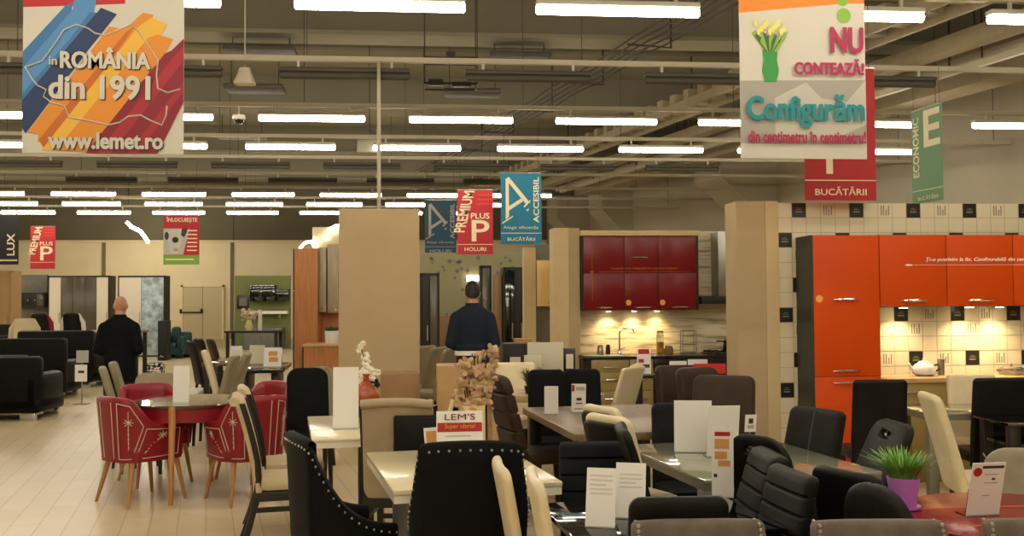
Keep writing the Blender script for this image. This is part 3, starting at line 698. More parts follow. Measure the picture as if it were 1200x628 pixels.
# red set
def red(label, px, D, a): put(make_tub('dining_armchair', label, 'red armchairs around the round table'), px, D, a, 0)
red('red leather armchair, nearest left of the round table, its ornate back turned to us', 166, 7.95, 38)
red('red leather armchair nearest right of the round table, partly behind the cream and black chairs', 289, 7.95, -38)
red('red armchair across the round table, behind the nearest left one', 182, 8.75, 140)
red('red armchair across the round table, only its back top showing beside the black chairs', 300, 8.9, 215)
c = G(226, 8.25)
r = thing('round_dining_table', 'round red table with a dark glossy top and oak legs among red armchairs', 'table', c)
obj('top', MB().lathe([(.50, .745), (.505, .752), (.505, .765), (.5, .77)], n=64), 'brown_glass', r)
obj('apron', MB().lathe([(.47, .63), (.48, .635), (.485, .745), (.47, .745)], n=64), 'red_leather', r)
for i in range(4):
    ang = rz_of(0)-PI/2+.0+i*PI/2; x, y = math.cos(ang), math.sin(ang); leg_taper(r, 'leg_oak', .49*x, .49*y, .765, .52*x, .52*y, .03, .018)

# studded grey chairs nearest the camera
for px, D, a, lab in ((813, 3.22, 178, 'grey velvet chair with nailhead edges, front row, nearest the papers on black glass'), (1022, 3.2, 180, 'grey velvet chair with nailhead edges, middle of the front row, below the purple flowerpot'), (1222, 3.2, 182, 'grey velvet chair with nailhead edges, cut by the frame beside the red table price stand')):
    put(make_parsons('dining_chair', lab, group=None, m='grey_velvet', H=.88, w=.47, w1=.43, th=.06, bend=.02, lean=.1, studs=True, rc=.02, seat_h=.47), px, D, a, .3)
put(make_parsons('dining_chair', 'taupe quilted chair behind the white price stand on the red table', m='taupe_velvet', H=.95, w=.48, w1=.40, th=.07, seam='quilt', lean=.1, rc=.1, bend=.03), 1207, 4.2, 205, .3)
# black nailhead armchairs at the white glass table
put(make_nail('dining_armchair', 'black velvet armchair with nailhead rim, seen from behind in front of the price sign', None), 551, 4.2, -4, .27)
put(make_nail('dining_armchair', 'black velvet armchair with nailhead wing, side on at the hall aisle', None), 346, 4.5, 64, .24)
# cream profile pair
put(make_parsons('dining_chair', 'cream leather chair side on, left of a pair at the black glass table', m='cream_leather', H=1.0, w=.42, th=.06, lean=.13, legs='sled', legm='chrome', p=1.2, bend=.02), 566, 3.63, 84, .30)
put(make_parsons('dining_chair', 'cream leather chair side on, right of a pair at the black glass table', m='cream_leather', H=1.0, w=.42, th=.06, lean=.13, legs='sled', legm='chrome', p=1.2, bend=.02), 603, 3.40, 86, .30)
# cream and black curved pair at the aisle
for px, D, a, lab in ((279, 6.3, 76, 'cream and black dining chair side on at the aisle, nearer of two'), (286, 6.9, 75, 'cream and black dining chair side on, just behind its twin at the aisle')):
    put(make_parsons('dining_chair', lab, m='cream_fabric', H=.99, w=.44, th=.06, lean=.13, legs='rear_curve', seatm='cream_fabric', roll='cream_fabric', skirt=.07, p=1.6), px, D, a, .33)
put(make_parsons('dining_chair', 'cream and black chair with rolled top, between the two pale tables', m='beige_fabric', seatm='cream_fabric', H=1.0, w=.45, th=.06, lean=.12, legs='rear_curve', roll='beige_fabric', side_panel=1, skirt=.07), 466, 5.85, 3, .3)
# ribbed and plain black group by the black glass table
put(make_parsons('dining_chair', 'black chair with horizontal channels behind the two papers on black glass', m='charcoal_fabric', H=.93, w=.345, w1=.34, th=.07, ribs=7, legs='sled', legm='chrome', lean=.07, rc=.025), 695, 4.62, 176, .27)
put(make_parsons('dining_chair', 'slim black chair seen edge on beside the greenish glass table', m='black_leather', H=1.0, w=.40, th=.06, lean=.22, legs='sled', legm='chrome', p=1.2, bend=.03), 738, 4.66, 98, .3)
put(make_parsons('dining_chair', 'low black leather chair back before the tall orange price stand', m='black_leather', H=.90, w=.35, th=.06, lean=.06, legs='sled', legm='chrome', rc=.04), 798, 3.42, 2, .27)
for px, D, a, lab in ((697, 5.5, 55, 'black-backed chair with cream front, rear of two before the walnut table'), (714, 5.1, 55, 'black-backed chair with cream front, front of two before the walnut table')):
    put(make_parsons('dining_chair', lab, m='cream_leather', shell='black_leather', drop=.035, H=1.0, w=.36, th=.07, lean=.14, legs='wood', bend=.02, rc=.06), px, D, a, .3)
put(make_parsons('dining_chair', 'charcoal chair behind the leaning white papers on the greenish glass table', m='charcoal_fabric', H=.95, w=.44, w1=.40, th=.07, lean=.08, legs='sled', legm='chrome'), 797, 6.15, 172, .28)
put(make_parsons('dining_chair', 'ribbed dark leather chair turned side on beside the tall price stand', m='dark_leather', H=.98, w=.36, th=.09, ribs=8, legs='sled', legm='chrome', lean=.16, rc=.03, p=1.2), 884, 3.98, -95, .3)
put(make_parsons('dining_chair', 'ribbed dark leather chair turned side on, in front of its ribbed twin', m='dark_leather', H=.98, w=.36, th=.09, ribs=8, legs='sled', legm='chrome', lean=.16, rc=.03, p=1.2), 938, 3.56, -95, .3)
put(make_parsons('dining_chair', 'smooth dark leather chair back to back with the ribbed chairs', m='black_leather', H=.91, w=.35, th=.07, legs='sled', legm='chrome', lean=.1, rc=.05, bend=.02), 968, 3.9, 66, .3)
put(make_parsons('dining_chair', 'dark leather chair with sloping back top beside the purple flowerpot', m='dark_leather', H=.935, w=.40, w1=.30, th=.07, legs='sled', legm='chrome', lean=.1, rc=.14, bend=.03), 1003, 3.5, 66, .3)
put(make_parsons('dining_chair', 'dark leather chair with stitched cross seams behind the brown table', m='dark_leather', H=1.0, w=.42, th=.08, legs='sled', legm='chrome', lean=.12, rc=.04, seam='cross', bend=.02), 958, 5.3, -122, .3)
put(make_parsons('dining_chair', 'dark leather chair with oval grip hole, leaning away from the brown table', m='dark_leather', H=.99, w=.44, th=.06, legs='sled', legm='chrome', lean=.24, rc=.09, hole=True, p=1.2), 1018, 4.8, -88, .3)
put(make_parsons('dining_chair', 'dark leather chair with grip hole and small tag beside the greenish table', m='dark_leather', H=.985, w=.34, th=.06, legs='sled', legm='chrome', lean=.16, rc=.12, hole=True, p=1.2), 888, 4.42, 52, .3)
# brown chairs before the red kitchen
for px, D, a, lab in ((791, 8.45, 165, 'brown padded chair nearest the tap, before the red kitchen'), (814, 8.2, 160, 'brown padded chair in the middle of three before the red kitchen'), (848, 7.7, 205, 'brown padded chair with high curved side against the beige partition')):
    put(make_parsons('dining_chair', lab, m='brown_leather', H=1.02 if px < 820 else .99, w=.40 if px < 820 else .5, th=.13, legs='wood', lean=.12, rc=.06, bend=.03), px, D, a, .28)
# around the walnut table
put(make_parsons('dining_chair', 'brown ribbed chair side on beside the dried flowers', m='brown_leather', H=1.03, w=.44, th=.10, ribs=5, legs='wood', lean=.16, rc=.09, p=1.1), 590, 7.5, 72, .3)
put(make_parsons('dining_chair', 'slim cream chair with black rim behind the tall cream vase', m='cream_leather', shell='black_leather', H=1.0, w=.40, th=.05, legs='sled', legm='chrome', lean=.16, p=1.2), 536, 6.5, -72, .3)
put(make_parsons('dining_chair', 'black chair behind the blank white card on the walnut table', m='black_velvet', H=1.0, w=.32, th=.07, legs='wood', lean=.08, rc=.05), 640, 8.3, 176, .27)
put(make_parsons('dining_chair', 'black chair behind the printed card on the walnut table', m='black_velvet', H=1.0, w=.32, th=.07, legs='wood', lean=.08, rc=.05), 682, 8.35, 180, .27)
put(make_parsons('dining_chair', 'cream leather chair side on before the olive kitchen drawers', m='cream_leather', H=1.0, w=.42, th=.07, legs='wood', lean=.25, rc=.03, p=1.1), 739, 8.6, -60, .3)
put(make_parsons('dining_chair', 'second cream chair close behind the one at the olive drawers', m='cream_leather', H=.98, w=.42, th=.07, legs='wood', lean=.2, rc=.03, p=1.1), 733, 9.3, -75, .3)
put(make_parsons('dining_chair', 'square cream chair behind the pale wood table with the small plant', m='cream_leather', H=.98, w=.40, th=.08, legs='wood', lean=.05, rc=.02), 603, 9.6, 176, .27)
# before the orange kitchen
put(make_parsons('dining_chair', 'tall black chair in front of the orange tall cabinet', m='black_leather', H=1.0, w=.40, th=.06, legs='wood', lean=.06, rc=.03), 1031, 7.1, 4, .27)
put(make_parsons('dining_chair', 'tall black chair at the black glass side table before the orange kitchen', m='black_leather', H=1.0, w=.40, th=.06, legs='wood', lean=.06, rc=.03), 1175, 7.15, 0, .27)
put(make_parsons('dining_chair', 'cream leather chair on a grey column, side on before the orange kitchen', m='cream_leather', H=.96, w=.42, th=.075, legs='column', legm='grey_metal', lean=.16, rc=.05, p=1.2, seat_h=.45), 1094, 6.5, 97, .32)
put(make_parsons('dining_chair', 'square cream chair behind the grey glass table at the orange kitchen', m='cream_leather', H=.98, w=.40, th=.07, legs='wood', lean=.05, rc=.02), 1137, 7.78, 182, .24)
# behind table two
put(make_parsons('dining_chair', 'black chair behind the blank sheet on the pale table by the oak kitchen', m='black_velvet', H=1.02, w=.36, th=.08, legs='wood', lean=.1, rc=.09, bend=.04), 360, 8.4, 168, .27)
put(make_parsons('dining_chair', 'grey green chair with rounded back beside the oak chest', m='taupe_leather', H=.99, w=.40, th=.07, legs='wood', lean=.1, rc=.13, bend=.05), 375, 9.0, 200, .27)
# farther aisle chairs
for px, D, a, m2, H, lab in ((124, 9.5, 70, 'taupe_leather', .97, 'taupe leather chair side on, left of a pair beyond the red chairs'), (137, 9.9, 72, 'taupe_leather', .99, 'taupe leather chair side on, right of a pair beyond the red chairs'), (186, 9.9, 178, 'taupe_leather', .88, 'taupe chair facing us behind the white card on the red table'),
        (270, 10.8, -96, 'taupe_leather', 1.0, 'olive taupe chair leaning, left of two behind the red table'), (284, 11.1, -96, 'taupe_leather', 1.0, 'olive taupe chair leaning, right of two behind the red table'), (245, 11.9, 75, 'cream_leather', 1.0, 'cream chair leaning beside the black chairs on the pale platform'),
        (223, 14.0, 60, 'black_leather', 1.03, 'black chair at the end of the pale platform, farthest from the cream chair'), (236, 14.9, 55, 'black_leather', 1.03, 'black chair on the pale platform, between another black one and the cream chair'), (250, 15.4, 60, 'brown_leather', 1.0, 'dark brown chair behind the black pair near the far door'),
        (497, 13.0, -60, 'taupe_leather', .99, 'grey taupe chair half hidden by the beige partition near the man in navy'), (512, 12.6, -60, 'taupe_leather', .99, 'grey taupe chair, middle of three left of the man in navy'), (527, 12.2, -60, 'taupe_leather', .99, 'grey taupe chair, closest of three to the man in navy')):
    put(make_parsons('dining_chair', lab, m=m2, H=H, w=.42, th=.07, legs='wood', lean=.17, rc=.08, p=1.2, bend=.02), px, D, a, .3)
# ================================================================ tables
def XD(X, D, z=0):
    p = Rv*X + Fv*D; return Vector((p.x, p.y, z))
def table(name, label, X, D, w, d, a=-13, top='walnut', th=.04, leg='black_wood', H=.76, lw=.07, apron=None, edge=None, cat='table', legs=4, inset=.03, under=None):
    r = thing(name, label, cat, XD(X, D), rz_of(a))
    obj('top', MB().ext(-w/2, w/2, -d/2, d/2, H-th, H, .006), top, r)
    if edge: obj('top_edge', MB().ext(-w/2+.004, w/2-.004, -d/2+.004, d/2-.004, H-th-.035, H-th), edge, r)
    t2 = H-th-(.035 if edge else 0)
    if apron: obj('apron', MB().ext(-w/2+.05, w/2-.05, -d/2+.05, d/2-.05, t2-.09, t2), apron, r)
    if legs == 4:
        for x in (-1, 1):
            for y in (-1, 1):
                X0, Y0 = x*(w/2-inset-lw/2), y*(d/2-inset-lw/2); obj('leg', MB().ext(X0-lw/2, X0+lw/2, Y0-lw/2, Y0+lw/2, 0, t2, .004), leg, r)
    elif legs == 1:
        obj('pedestal_column', MB().ext(-.05, .05, -.05, .05, .02, t2, .01), leg, r); obj('base_plate', MB().ext(-.17, .17, -.15, .15, 0, .022, .006), leg, r)
    else:
        for x in (-1, 1): obj('leg', MB().ext(x*(w*.3)-.04, x*(w*.3)+.04, -d*.32, d*.32, .04, t2, .01), leg, r)
        obj('base_plate', MB().ext(-w*.4, w*.4, -d*.38, d*.38, 0, .04, .01), leg, r)
    if under: obj('shelf', MB().ext(-w/2+.04, w/2-.04, -d/2+.04, d/2-.04, under-.02, under), top, r)
    return r
table('dining_table', 'cream marble-look glass table carrying the price sign and the cream flower vase', -.29, 4.98, .78, 1.12, -14.5, 'white_glass', .025, 'black_wood', edge='glass_edge', apron=None, legs=2)
table('dining_table', 'cream glass table with a black line under its top, below the amber vase', -.985, 6.6, .74, 1.22, -13, 'white_glass', .02, 'black_wood', edge='glass_edge', legs=1)
table('dining_table', 'walnut brown wooden table with two cards standing on it', .73, 6.95, 1.02, 1.55, -11.5, 'walnut', .05, 'black_wood', lw=.09)
table('dining_table', 'greenish grey glass table with frosted legs and large white papers', 1.2, 5.2, .92, 1.14, -13, 'green_glass', .02, 'grey_metal', edge='grey_metal', lw=.09, inset=.0, apron=None)
table('dining_table', 'black glass table with two white papers by the black channelled chair', .55, 3.83, .80, .62, -10.5, 'black_glass', .02, 'black_wood', legs=1)
r = thing('round_dining_table', 'round red glass table under the purple flowerpot', 'table', XD(1.95, 3.76))
obj('top', MB().lathe([(.46, .74), (.47, .745), (.47, .757), (.465, .76)], n=64), 'red_glass', r)
obj('pedestal_column', MB().lathe([(.05, .03), (.05, .74)], n=20), 'black_wood', r); obj('base_plate', MB().lathe([(.3, 0), (.3, .02), (.06, .035)], n=32), 'black_wood', r)
pr = MB()
for y in (.18, -.12): pr.ext(-.34, .36, y-.006, y+.006, .7602, .7608)
obj('etched_line', pr, 'b_dorange', r)
table('dining_table', 'grey glass table in front of the orange kitchen, behind the cream column chair', 3.55, 7.4, 1.15, .62, 0, 'green_glass', .02, 'grey_metal', edge='grey_metal')
table('side_table', 'black glass table with a lower shelf at the frame edge before the orange kitchen', 3.85, 6.72, 1.2, .5, 0, 'black_glass', .02, 'black_wood', under=.62)
table('dining_table', 'pale wood table behind the black chairs, carrying the small green plant', .27, 8.85, 1.02, .6, -6, 'oak_light', .06, 'oak_light', lw=.08)
table('dining_table', 'dark table with an orange printed menu stand on it, near the oak kitchen', -3.2, 12.6, .62, 1.3, -8, 'black_glass', .05, 'black_wood', legs=2)
table('dining_table', 'glossy dark table between the black chairs and the leaning taupe chairs', -4.0, 13.8, .5, 1.3, -8, 'brown_glass', .04, 'black_wood')
table('bench_platform', 'low pale platform under the black chairs near the door', -4.6, 13.6, .62, .8, -8, 'white_paint', .1, 'dark_panel', H=.36, cat='platform', legs=2)
table('sideboard_table', 'dark console table with dried flowers far in front of the green wall', -6.3, 24.0, 1.3, .6, 0, 'dark_panel', .05, 'dark_panel', H=.86)

# ---------------------------------------------------------------- price stands and papers
def stand(label, px, py, D, w, h, a=0, tilt=12, prints=(), m='white_paper', foot=True, name='price_stand', z=None):
    """a sheet in a clear leaning stand; (px, py) = middle of its lower edge"""
    p = WD(px, py, D); z = p.z if z is None else z
    r = thing(name, label, 'sign', (p.x, p.y, z), rz_of(a))
    t = math.radians(tilt); R = Matrix.Rotation(-t, 3, 'X')
    mb = MB(); mb.box((0, 0, h/2), (w, .004, h)); mb.v = [tuple(R @ Vector(v)) for v in mb.v]; obj('sheet', mb, m, r, False)
    if foot:
        mb = MB(); mb.ext(-w/2, w/2, -.01, .07, .0, .004); mb2 = MB(); mb2.box((0, .006, h*.25), (w, .003, h*.5)); mb2.v = [tuple(R @ Vector(v)) for v in mb2.v]; mb.add(mb2.v, mb2.f); obj('holder', mb, 'clear_glass', r, False)
    if prints:
        mats = []; mb = MB()
        for m2, u0, u1, v0, v1 in prints:
            if m2 not in mats: mats.append(m2)
            mb.cur = mats.index(m2); q = [((u-.5)*w, -.0035, (1-v)*h) for u, v in ((u0, v1), (u1, v1), (u1, v0), (u0, v0))]; mb.add([R @ Vector(x) for x in q], [[0, 1, 2, 3]])
        obj('print', mb, mats, r, False)
    return r, R
ZTOP = .76
def lines(v0, v1, n, m='print_faint', u0=.12, u1=.88): return [(m, u0, u1-(.2 if i % 3 == 2 else 0), v0+(v1-v0)*i/n, v0+(v1-v0)*(i+.35)/n) for i in range(n)]
def onT(px, D, z=ZTOP): return WD(px, 350+(1.6-z)*FPX/D-.006*(px-600), D)
def S(label, px, D, w, h, z=ZTOP+.001, **kw):
    p = onT(px, D, z); r, R = stand(label, px, 350, D, w, h, z=z, **kw); r.location = (p.x, p.y, z); return r, R
r, R = S('white promotional price sign with a red band standing on the cream glass table', 539, 5.0, .235, .27, a=-6, tilt=8, prints=[('print_red', .02, .99, .22, .39), ('print_grey', .2, .75, .46, .48), ('print_grey', .12, .85, .57, .59), ('print_grey', .12, .7, .7, .72)])
for s, x0, x1, z0, z1, m2 in (("LEM'S", -.075, .08, .224, .256, 'b_dred'), ('Super oferta!', -.075, .08, .175, .205, 'b_yellow')):
    o = text('lettering', s, r, x0, x1, z0, z1, m2, y=-.006, bold=0)
    for v in o.data.vertices: v.co = R @ v.co
S('photo leaflet stand half hidden behind the promotional sign', 510, 5.06, .10, .18, a=-30, tilt=10, prints=[('print_orange', .1, .9, .1, .5), ('print_red', .1, .9, .55, .9)])
S('blank white sheet standing on the round red table', 212, 8.05, .13, .305, a=-5, tilt=4)
S('blank white sheet standing on the cream glass table beside the amber vase', 405, 6.4, .165, .40, a=-3, tilt=3)
S('blank white card on the walnut table, before a black chair', 646, 7.15, .10, .21, a=0, tilt=-12)
S('printed card with red corner on the walnut table', 678, 7.25, .105, .22, a=0, tilt=-14, prints=[('print_red', .02, .2, .03, .25), ('print_dark', .35, .7, .48, .58), ('print_dark', .3, .75, .66, .7), ('print_grey', .2, .8, .84, .9), ('print_grey', .3, .9, .1, .22)])
S('white paper on the black glass table, left of two', 703, 3.62, .11, .215, a=14, tilt=16, prints=lines(.12, .5, 5))
S('white paper on the black glass table, right of two', 738, 3.76, .115, .21, a=14, tilt=16, prints=lines(.2, .5, 4))
S('large blank white sheet leaning on the greenish table', 812, 5.35, .20, .285, a=6, tilt=-6, name='paper_sheet')
S('large white sheet with a pen line, before the blank one on the greenish table', 846, 5.2, .165, .28, a=-4, tilt=-12, prints=[('print_grey', .62, .66, .4, .9)], name='paper_sheet')
S('tall orange and white price stand on the greenish table edge', 847, 4.35, .095, .31, a=8, tilt=-4, prints=[('print_red', .15, .85, .06, .12), ('print_orange', .15, .8, .16, .3), ('print_orange', .15, .7, .34, .45), ('print_orange', .3, .85, .47, .55), ('print_dark', .1, .25, .66, .71)], z=.72)
r, R = S('white price stand with a red round stamp on the red table', 1151, 3.78, .135, .215, a=-8, tilt=-14, prints=[('print_dark', .3, .95, .05, .1), ('print_grey', .4, .8, .2, .22), ('print_grey', .4, .8, .36, .38), ('print_dark', .62, .72, .28, .32), ('print_grey', .4, .6, .6, .62)] )
mb = MB(); mb.add([R @ Vector((-.045+.018*math.cos(2*PI*i/20), -.004, .18+.018*math.sin(2*PI*i/20))) for i in range(20)], [list(range(20))]); obj('stamp', mb, 'print_red', r, False)
r, R = S('small printed tag on a stem by the chair with grip hole on the greenish table', 879, 4.95, .058, .088, a=-8, tilt=-10, prints=[('print_dark', .3, .7, .2, .5), ('print_grey', .2, .8, .6, .8)], foot=False, z=.925)
obj('stem', MB().tube([(0, .003, .01), (0, .003, -.155)], .004, 6), 'steel', r); obj('foot', MB().lathe([(.03, -.164), (.03, -.158), (.005, -.154)], n=16), 'steel', r)
S('menu stand with orange photos on the dark table near the oak kitchen', 319, 12.4, .23, .245, a=4, tilt=12, prints=[('print_orange', .25, .75, .2, .45), ('print_orange', .3, .8, .5, .75)], z=ZTOP+.001)
S('white leaflet on the glossy dark table behind the cream chair', 276, 13.6, .17, .21, a=4, tilt=10, prints=lines(.3, .8, 4))
S('cream display board standing beside the menu stand', 301, 12.9, .2, .25, a=0, tilt=4, m='offwhite')

# ---------------------------------------------------------------- vases and plants
p = onT(429, 6.95)
r = thing('vase', 'amber glass vase with white orchid on the cream glass table by the partition', 'vase', (p.x, p.y, .761))
obj('bowl', MB().lathe([(.045, 0), (.05, .01), (.07, .03), (.094, .08), (.102, .14), (.093, .19), (.062, .235), (.026, .262), (.021, .295), (.032, .316), (.027, .316), (.016, .29), (.02, .262), (.055, .23), (.085, .188), (.094, .14), (.06, .04), (.01, .02)], n=32), 'amber_glass', r)
mb = MB(); mb.ball((.08, -.03, .24), .022, 8, 6); mb.ball((.075, -.03, .27), .014, 8, 6); mb.tube([(.02, 0, .26), (.08, -.03, .25)], .006, 5); obj('knob_ornament', mb, 'black_leather', r)
o = thing('orchid_spray', 'white orchid blossoms on a thin stem in the amber vase', 'flower', (p.x, p.y, .80), 0)
obj('stem', MB().tube([(0, 0, .0), (.0, 0, .2), (.01, 0, .3), (-.01, 0, .38), (-.035, 0, .46)], .004, 6), 'stem', o)
mb = MB()
for x, z, s in ((-.04, .465, .03), (-.02, .49, .028), (-.05, .44, .025), (-.005, .40, .045), (.0, .36, .045), (.01, .30, .06), (-.02, .28, .05), (.04, .29, .045), (.08, .285, .035), (.03, .24, .05), (-.03, .23, .03)):
    for k in range(5):
        a = k*2*PI/5+x*40; mb.ball((x+.42*s*math.cos(a), random.uniform(-.015, .015), z+.42*s*math.sin(a)), (s*.36, s*.12, s*.36), 8, 5)
obj('blossom', mb, 'petal_white', o)
p = onT(555, 5.38)
r = thing('square_vase', 'tall cream square vase with a round medallion behind the promotional sign', 'vase', (p.x, p.y, .761), rz_of(-4))
mb = MB(); mb.loft([sup(.12, .12, 12, 24, 0, 0, 0), sup(.13, .13, 12, 24, 0, 0, .05), sup(.125, .125, 12, 24, 0, 0, .26), sup(.10, .10, 12, 24, 0, 0, .26), sup(.09, .09, 12, 24, 0, 0, .05)]); obj('body', mb, 'cream_ceramic', r)
mb = MB(); mb.tube([(0, -.063, .235), (0, -.068, .235)], .018, 16); obj('medallion', mb, 'gold', r)
f = thing('dried_flowers', 'bunch of brown dried blossoms standing in the tall cream vase', 'flowers', (p.x, p.y, .80), 0)
random.seed(11)
st = MB(); bl = MB()
tips = []
for i in range(11):
    x = random.uniform(-.075, .085); h = random.uniform(.3, .54)
    st.tube([(0, 0, .0), (x*.2, 0, .2), (x*.7, random.uniform(-.05, .05), h*.75), (x, random.uniform(-.05, .05), h)], .0035, 5); tips.append((x, h))
obj('stem', st, 'stem', f)
for x, h in tips:
    for j in range(7):
        q = Vector((x*(.5+.08*j)+random.uniform(-.045, .045), random.uniform(-.06, .06), h*(.5+.07*j)+random.uniform(-.03, .03)))
        for k in range(5):
            a = k*2*PI/5+random.random(); rot = Matrix.Rotation(random.uniform(-.8, .8), 3, 'X') @ Matrix.Rotation(a, 3, 'Y')
            bl.ball(q + rot @ Vector((.019, 0, 0)), (.022, .005, .014), 7, 4, rot)
obj('blossom', bl, 'petal_tan', f)
def grass_plant(parent, n, R0, h0, h1, m, wd=.008, z0=0, lean=.9):
    mb = MB()
    for i in range(n):
        a = random.uniform(0, 2*PI); rr = R0*math.sqrt(random.random())*.6; h = random.uniform(h0, h1); ln = random.uniform(.15, lean)*h; wv = random.uniform(.6, 1.2)*wd
        c = Vector((math.cos(a), math.sin(a), 0)); s_ = Vector((-c.y, c.x, 0)); pts = []
        for k in range(5):
            t = k/4; q = c*(rr+ln*t*t) + Vector((0, 0, z0+h*(t-.25*t*t*ln/h))); ww = wv*(1-.85*t)*(.6+1.2*t if t < .4 else 1); pts += [q-s_*ww, q+s_*ww]
        mb.add(pts, [[2*k, 2*k+1, 2*k+3, 2*k+2] for k in range(4)])
    return obj('foliage', mb, m, parent)
p = onT(1059, 3.92)
r = thing('potted_plant', 'bushy green grass plant in a purple pot on the red glass table', 'plant', (p.x, p.y, .761))
obj('pot', MB().lathe([(.045, 0), (.047, .004), (.062, .118), (.062, .122), (.056, .122), (.05, .1), (.02, .1)], n=36), 'purple_pot', r)
obj('saucer', MB().lathe([(.055, 0), (.065, .003), (.066, .012), (.06, .012), (.04, .006)], n=36), 'purple_pot', r)
obj('soil', MB().lathe([(.05, .1), (.03, .105), (.002, .107)], n=20), 'soil', r)
grass_plant(r, 380, .075, .07, .15, 'leaf', .0075, .1, 1.05)
p = onT(624, 8.7)
r = thing('potted_plant', 'small dark green plant in a black pot on the pale wood table', 'plant', (p.x, p.y, .761))
obj('pot', MB().lathe([(.06, 0), (.075, .07), (.07, .07), (.02, .05)], n=24), 'black_leather', r); grass_plant(r, 160, .09, .1, .2, 'leaf_dark', .012, .05, .9)

# ================================================================ partitions
def pane(n, mb, m): return struct(n, mb, m)
pA = WD(397, 350, 11.0); pB2 = WD(491.5, 350, 11.0)
zt = WD(445, 245.5, 11.0).z
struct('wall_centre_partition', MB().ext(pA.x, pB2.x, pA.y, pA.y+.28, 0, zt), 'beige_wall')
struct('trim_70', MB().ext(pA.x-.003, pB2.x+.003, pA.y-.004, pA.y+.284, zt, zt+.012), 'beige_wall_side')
def cabinet(name, label, x0, x1, y0, y1, z0, z1, body='dark_panel', front=None, doors=1, handle=None, cat='cabinet', hv=.1, group=None, gap=.004):
    """x0..x1 wide, front face at y0"""
    r = thing(name, label, cat, ((x0+x1)/2, (y0+y1)/2, z0), 0, group); w, d, h = x1-x0, y1-y0, z1-z0
    obj('body', MB().ext(-w/2, w/2, -d/2+(.02 if front else 0), d/2, 0, h, .003), body, r)
    if front:
        for i in range(doors):
            a = -w/2+w*i/doors; dr = obj('door', MB().ext(a+gap/2, a+w/doors-gap/2, -d/2, -d/2+.019, gap/2, h-gap/2, .003), front, r)
            if handle: handle_bar(dr, a+w/doors*.5, -d/2, hv*h if hv < 1 else h-.08)
    return r
def handle_bar(parent, x, y, z, L=.13, m='chrome'):
    mb = MB(); mb.tube([(x-L/2, y, z), (x-L/2*.8, y-.018, z+.004), (x-L*.2, y-.026, z+.006), (x+L*.2, y-.026, z+.006), (x+L/2*.8, y-.018, z+.004), (x+L/2, y, z)], [.004, .008, .01, .01, .008, .004], 8); return obj('handle', mb, m, parent)
# brown boards beside the partition
p = WD(468, 438, 9.3); q = WD(492, 438, 9.3); cabinet('low_sideboard', 'brown board-fronted low sideboard in front of the beige partition', WD(446, 438, 9.3).x, q.x, p.y, p.y+.4, 0, p.z, 'brown_board')
p = WD(512, 429, 8.9); q = WD(546, 429, 8.9); cabinet('low_sideboard', 'tan board-fronted low sideboard behind the dried flowers', p.x, q.x, p.y, p.y+.4, 0, p.z, 'tan_board')

def share_out(obs, holder, cabs, bounds):
    """printing that runs across several cabinet fronts is divided among the fronts that carry it"""
    for o in obs:
        off = holder.location
        for k, c in enumerate(cabs):
            mb = MB()
            for p in o.data.polygons:
                if bounds[k] <= p.center.x+off.x < bounds[k+1]: mb.add([Vector(o.data.vertices[i].co)+off-c.location for i in p.vertices], [list(range(len(p.vertices)))])
            if mb.f: obj(o.name.split('.')[0], mb, list(o.data.materials), c, False)
    for o in obs: bpy.data.objects.remove(o)
    bpy.data.objects.remove(holder)
# ---------------------------------------------------------------- orange kitchen
YW = 8.55
xl = WY(912, 350, YW).x; zT = WY(1050, 238, YW).z; xr_ = 6.1
addm('tile_white', '#e6d9ba', .25); addm('tile_dark', '#26221d', .3); addm('tile_print', '#8a8272', .35); addm('grout', '#bdb192', .7)
mb = MB(); mb.cur = 3; mb.ext(xl, xr_, YW, YW+.2, 0, zT)
ts = .1345; g = .006; nx = int((xr_-xl)/ts)+1; nz = int(zT/ts)+1
for i in range(nx):
    for j in range(nz):
        x0, x1 = xl+i*ts+g/2, min(xl+(i+1)*ts-g/2, xr_); z1, z0 = zT-j*ts-g/2-.0, max(zT-(j+1)*ts+g/2, 0)
        if x1-x0 < .02 or z1-z0 < .02: continue
        k = (j % 5, i % 4)
        dark = k in ((0, 1), (2, 0))
        mb.cur = 1 if dark else 0; y = YW-.004
        mb.add([(x0, y, z0), (x1, y, z0), (x1, y, z1), (x0, y, z1)], [[0, 1, 2, 3]])
        cx, cz = (x0+x1)/2, (z0+z1)/2
        if dark:
            mb.cur = 2; mb.ext(cx-.03, cx+.03, y-.001, y, cz-.02, cz-.008); mb.ext(cx-.03, cx+.03, y-.001, y, cz+.004, cz+.008); mb.ext(cx-.02, cx+.02, y-.001, y, cz+.016, cz+.02)
        elif k in ((0, 3), (2, 2), (3, 1)):
            mb.cur = 2
            for s_ in (-.035, -.012, .012, .035): mb.ext(cx+s_-.005, cx+s_+.005, y-.001, y, cz-.045, cz+.045 if s_ != .012 else cz+.01)
        elif k in ((2, 2),):
            mb.cur = 1; mb.ext(cx-.03, cx+.03, y-.001, y, cz-.04, cz)
struct('wall_orange_kitchen', mb, ['tile_white', 'tile_dark', 'tile_print', 'grout'])
pp = WY(863, 350, YW-.0); zP = WY(880, 236, YW).z
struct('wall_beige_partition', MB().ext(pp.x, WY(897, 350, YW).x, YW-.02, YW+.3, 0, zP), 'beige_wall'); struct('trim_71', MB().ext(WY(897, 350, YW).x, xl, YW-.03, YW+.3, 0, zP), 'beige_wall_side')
def Zat(px, py, Y): return WY(px, py, Y).z
Yt = YW-.008-.34
xa, xb = WY(951, 350, Yt).x, WY(1031, 350, Yt).x; zt = Zat(990, 275.5, Yt)
r = thing('tall_cabinet', 'tall orange kitchen cabinet with dark side panel beside the tiled wall', 'cabinet', ((xa+xb)/2, Yt, 0)); w = xb-xa
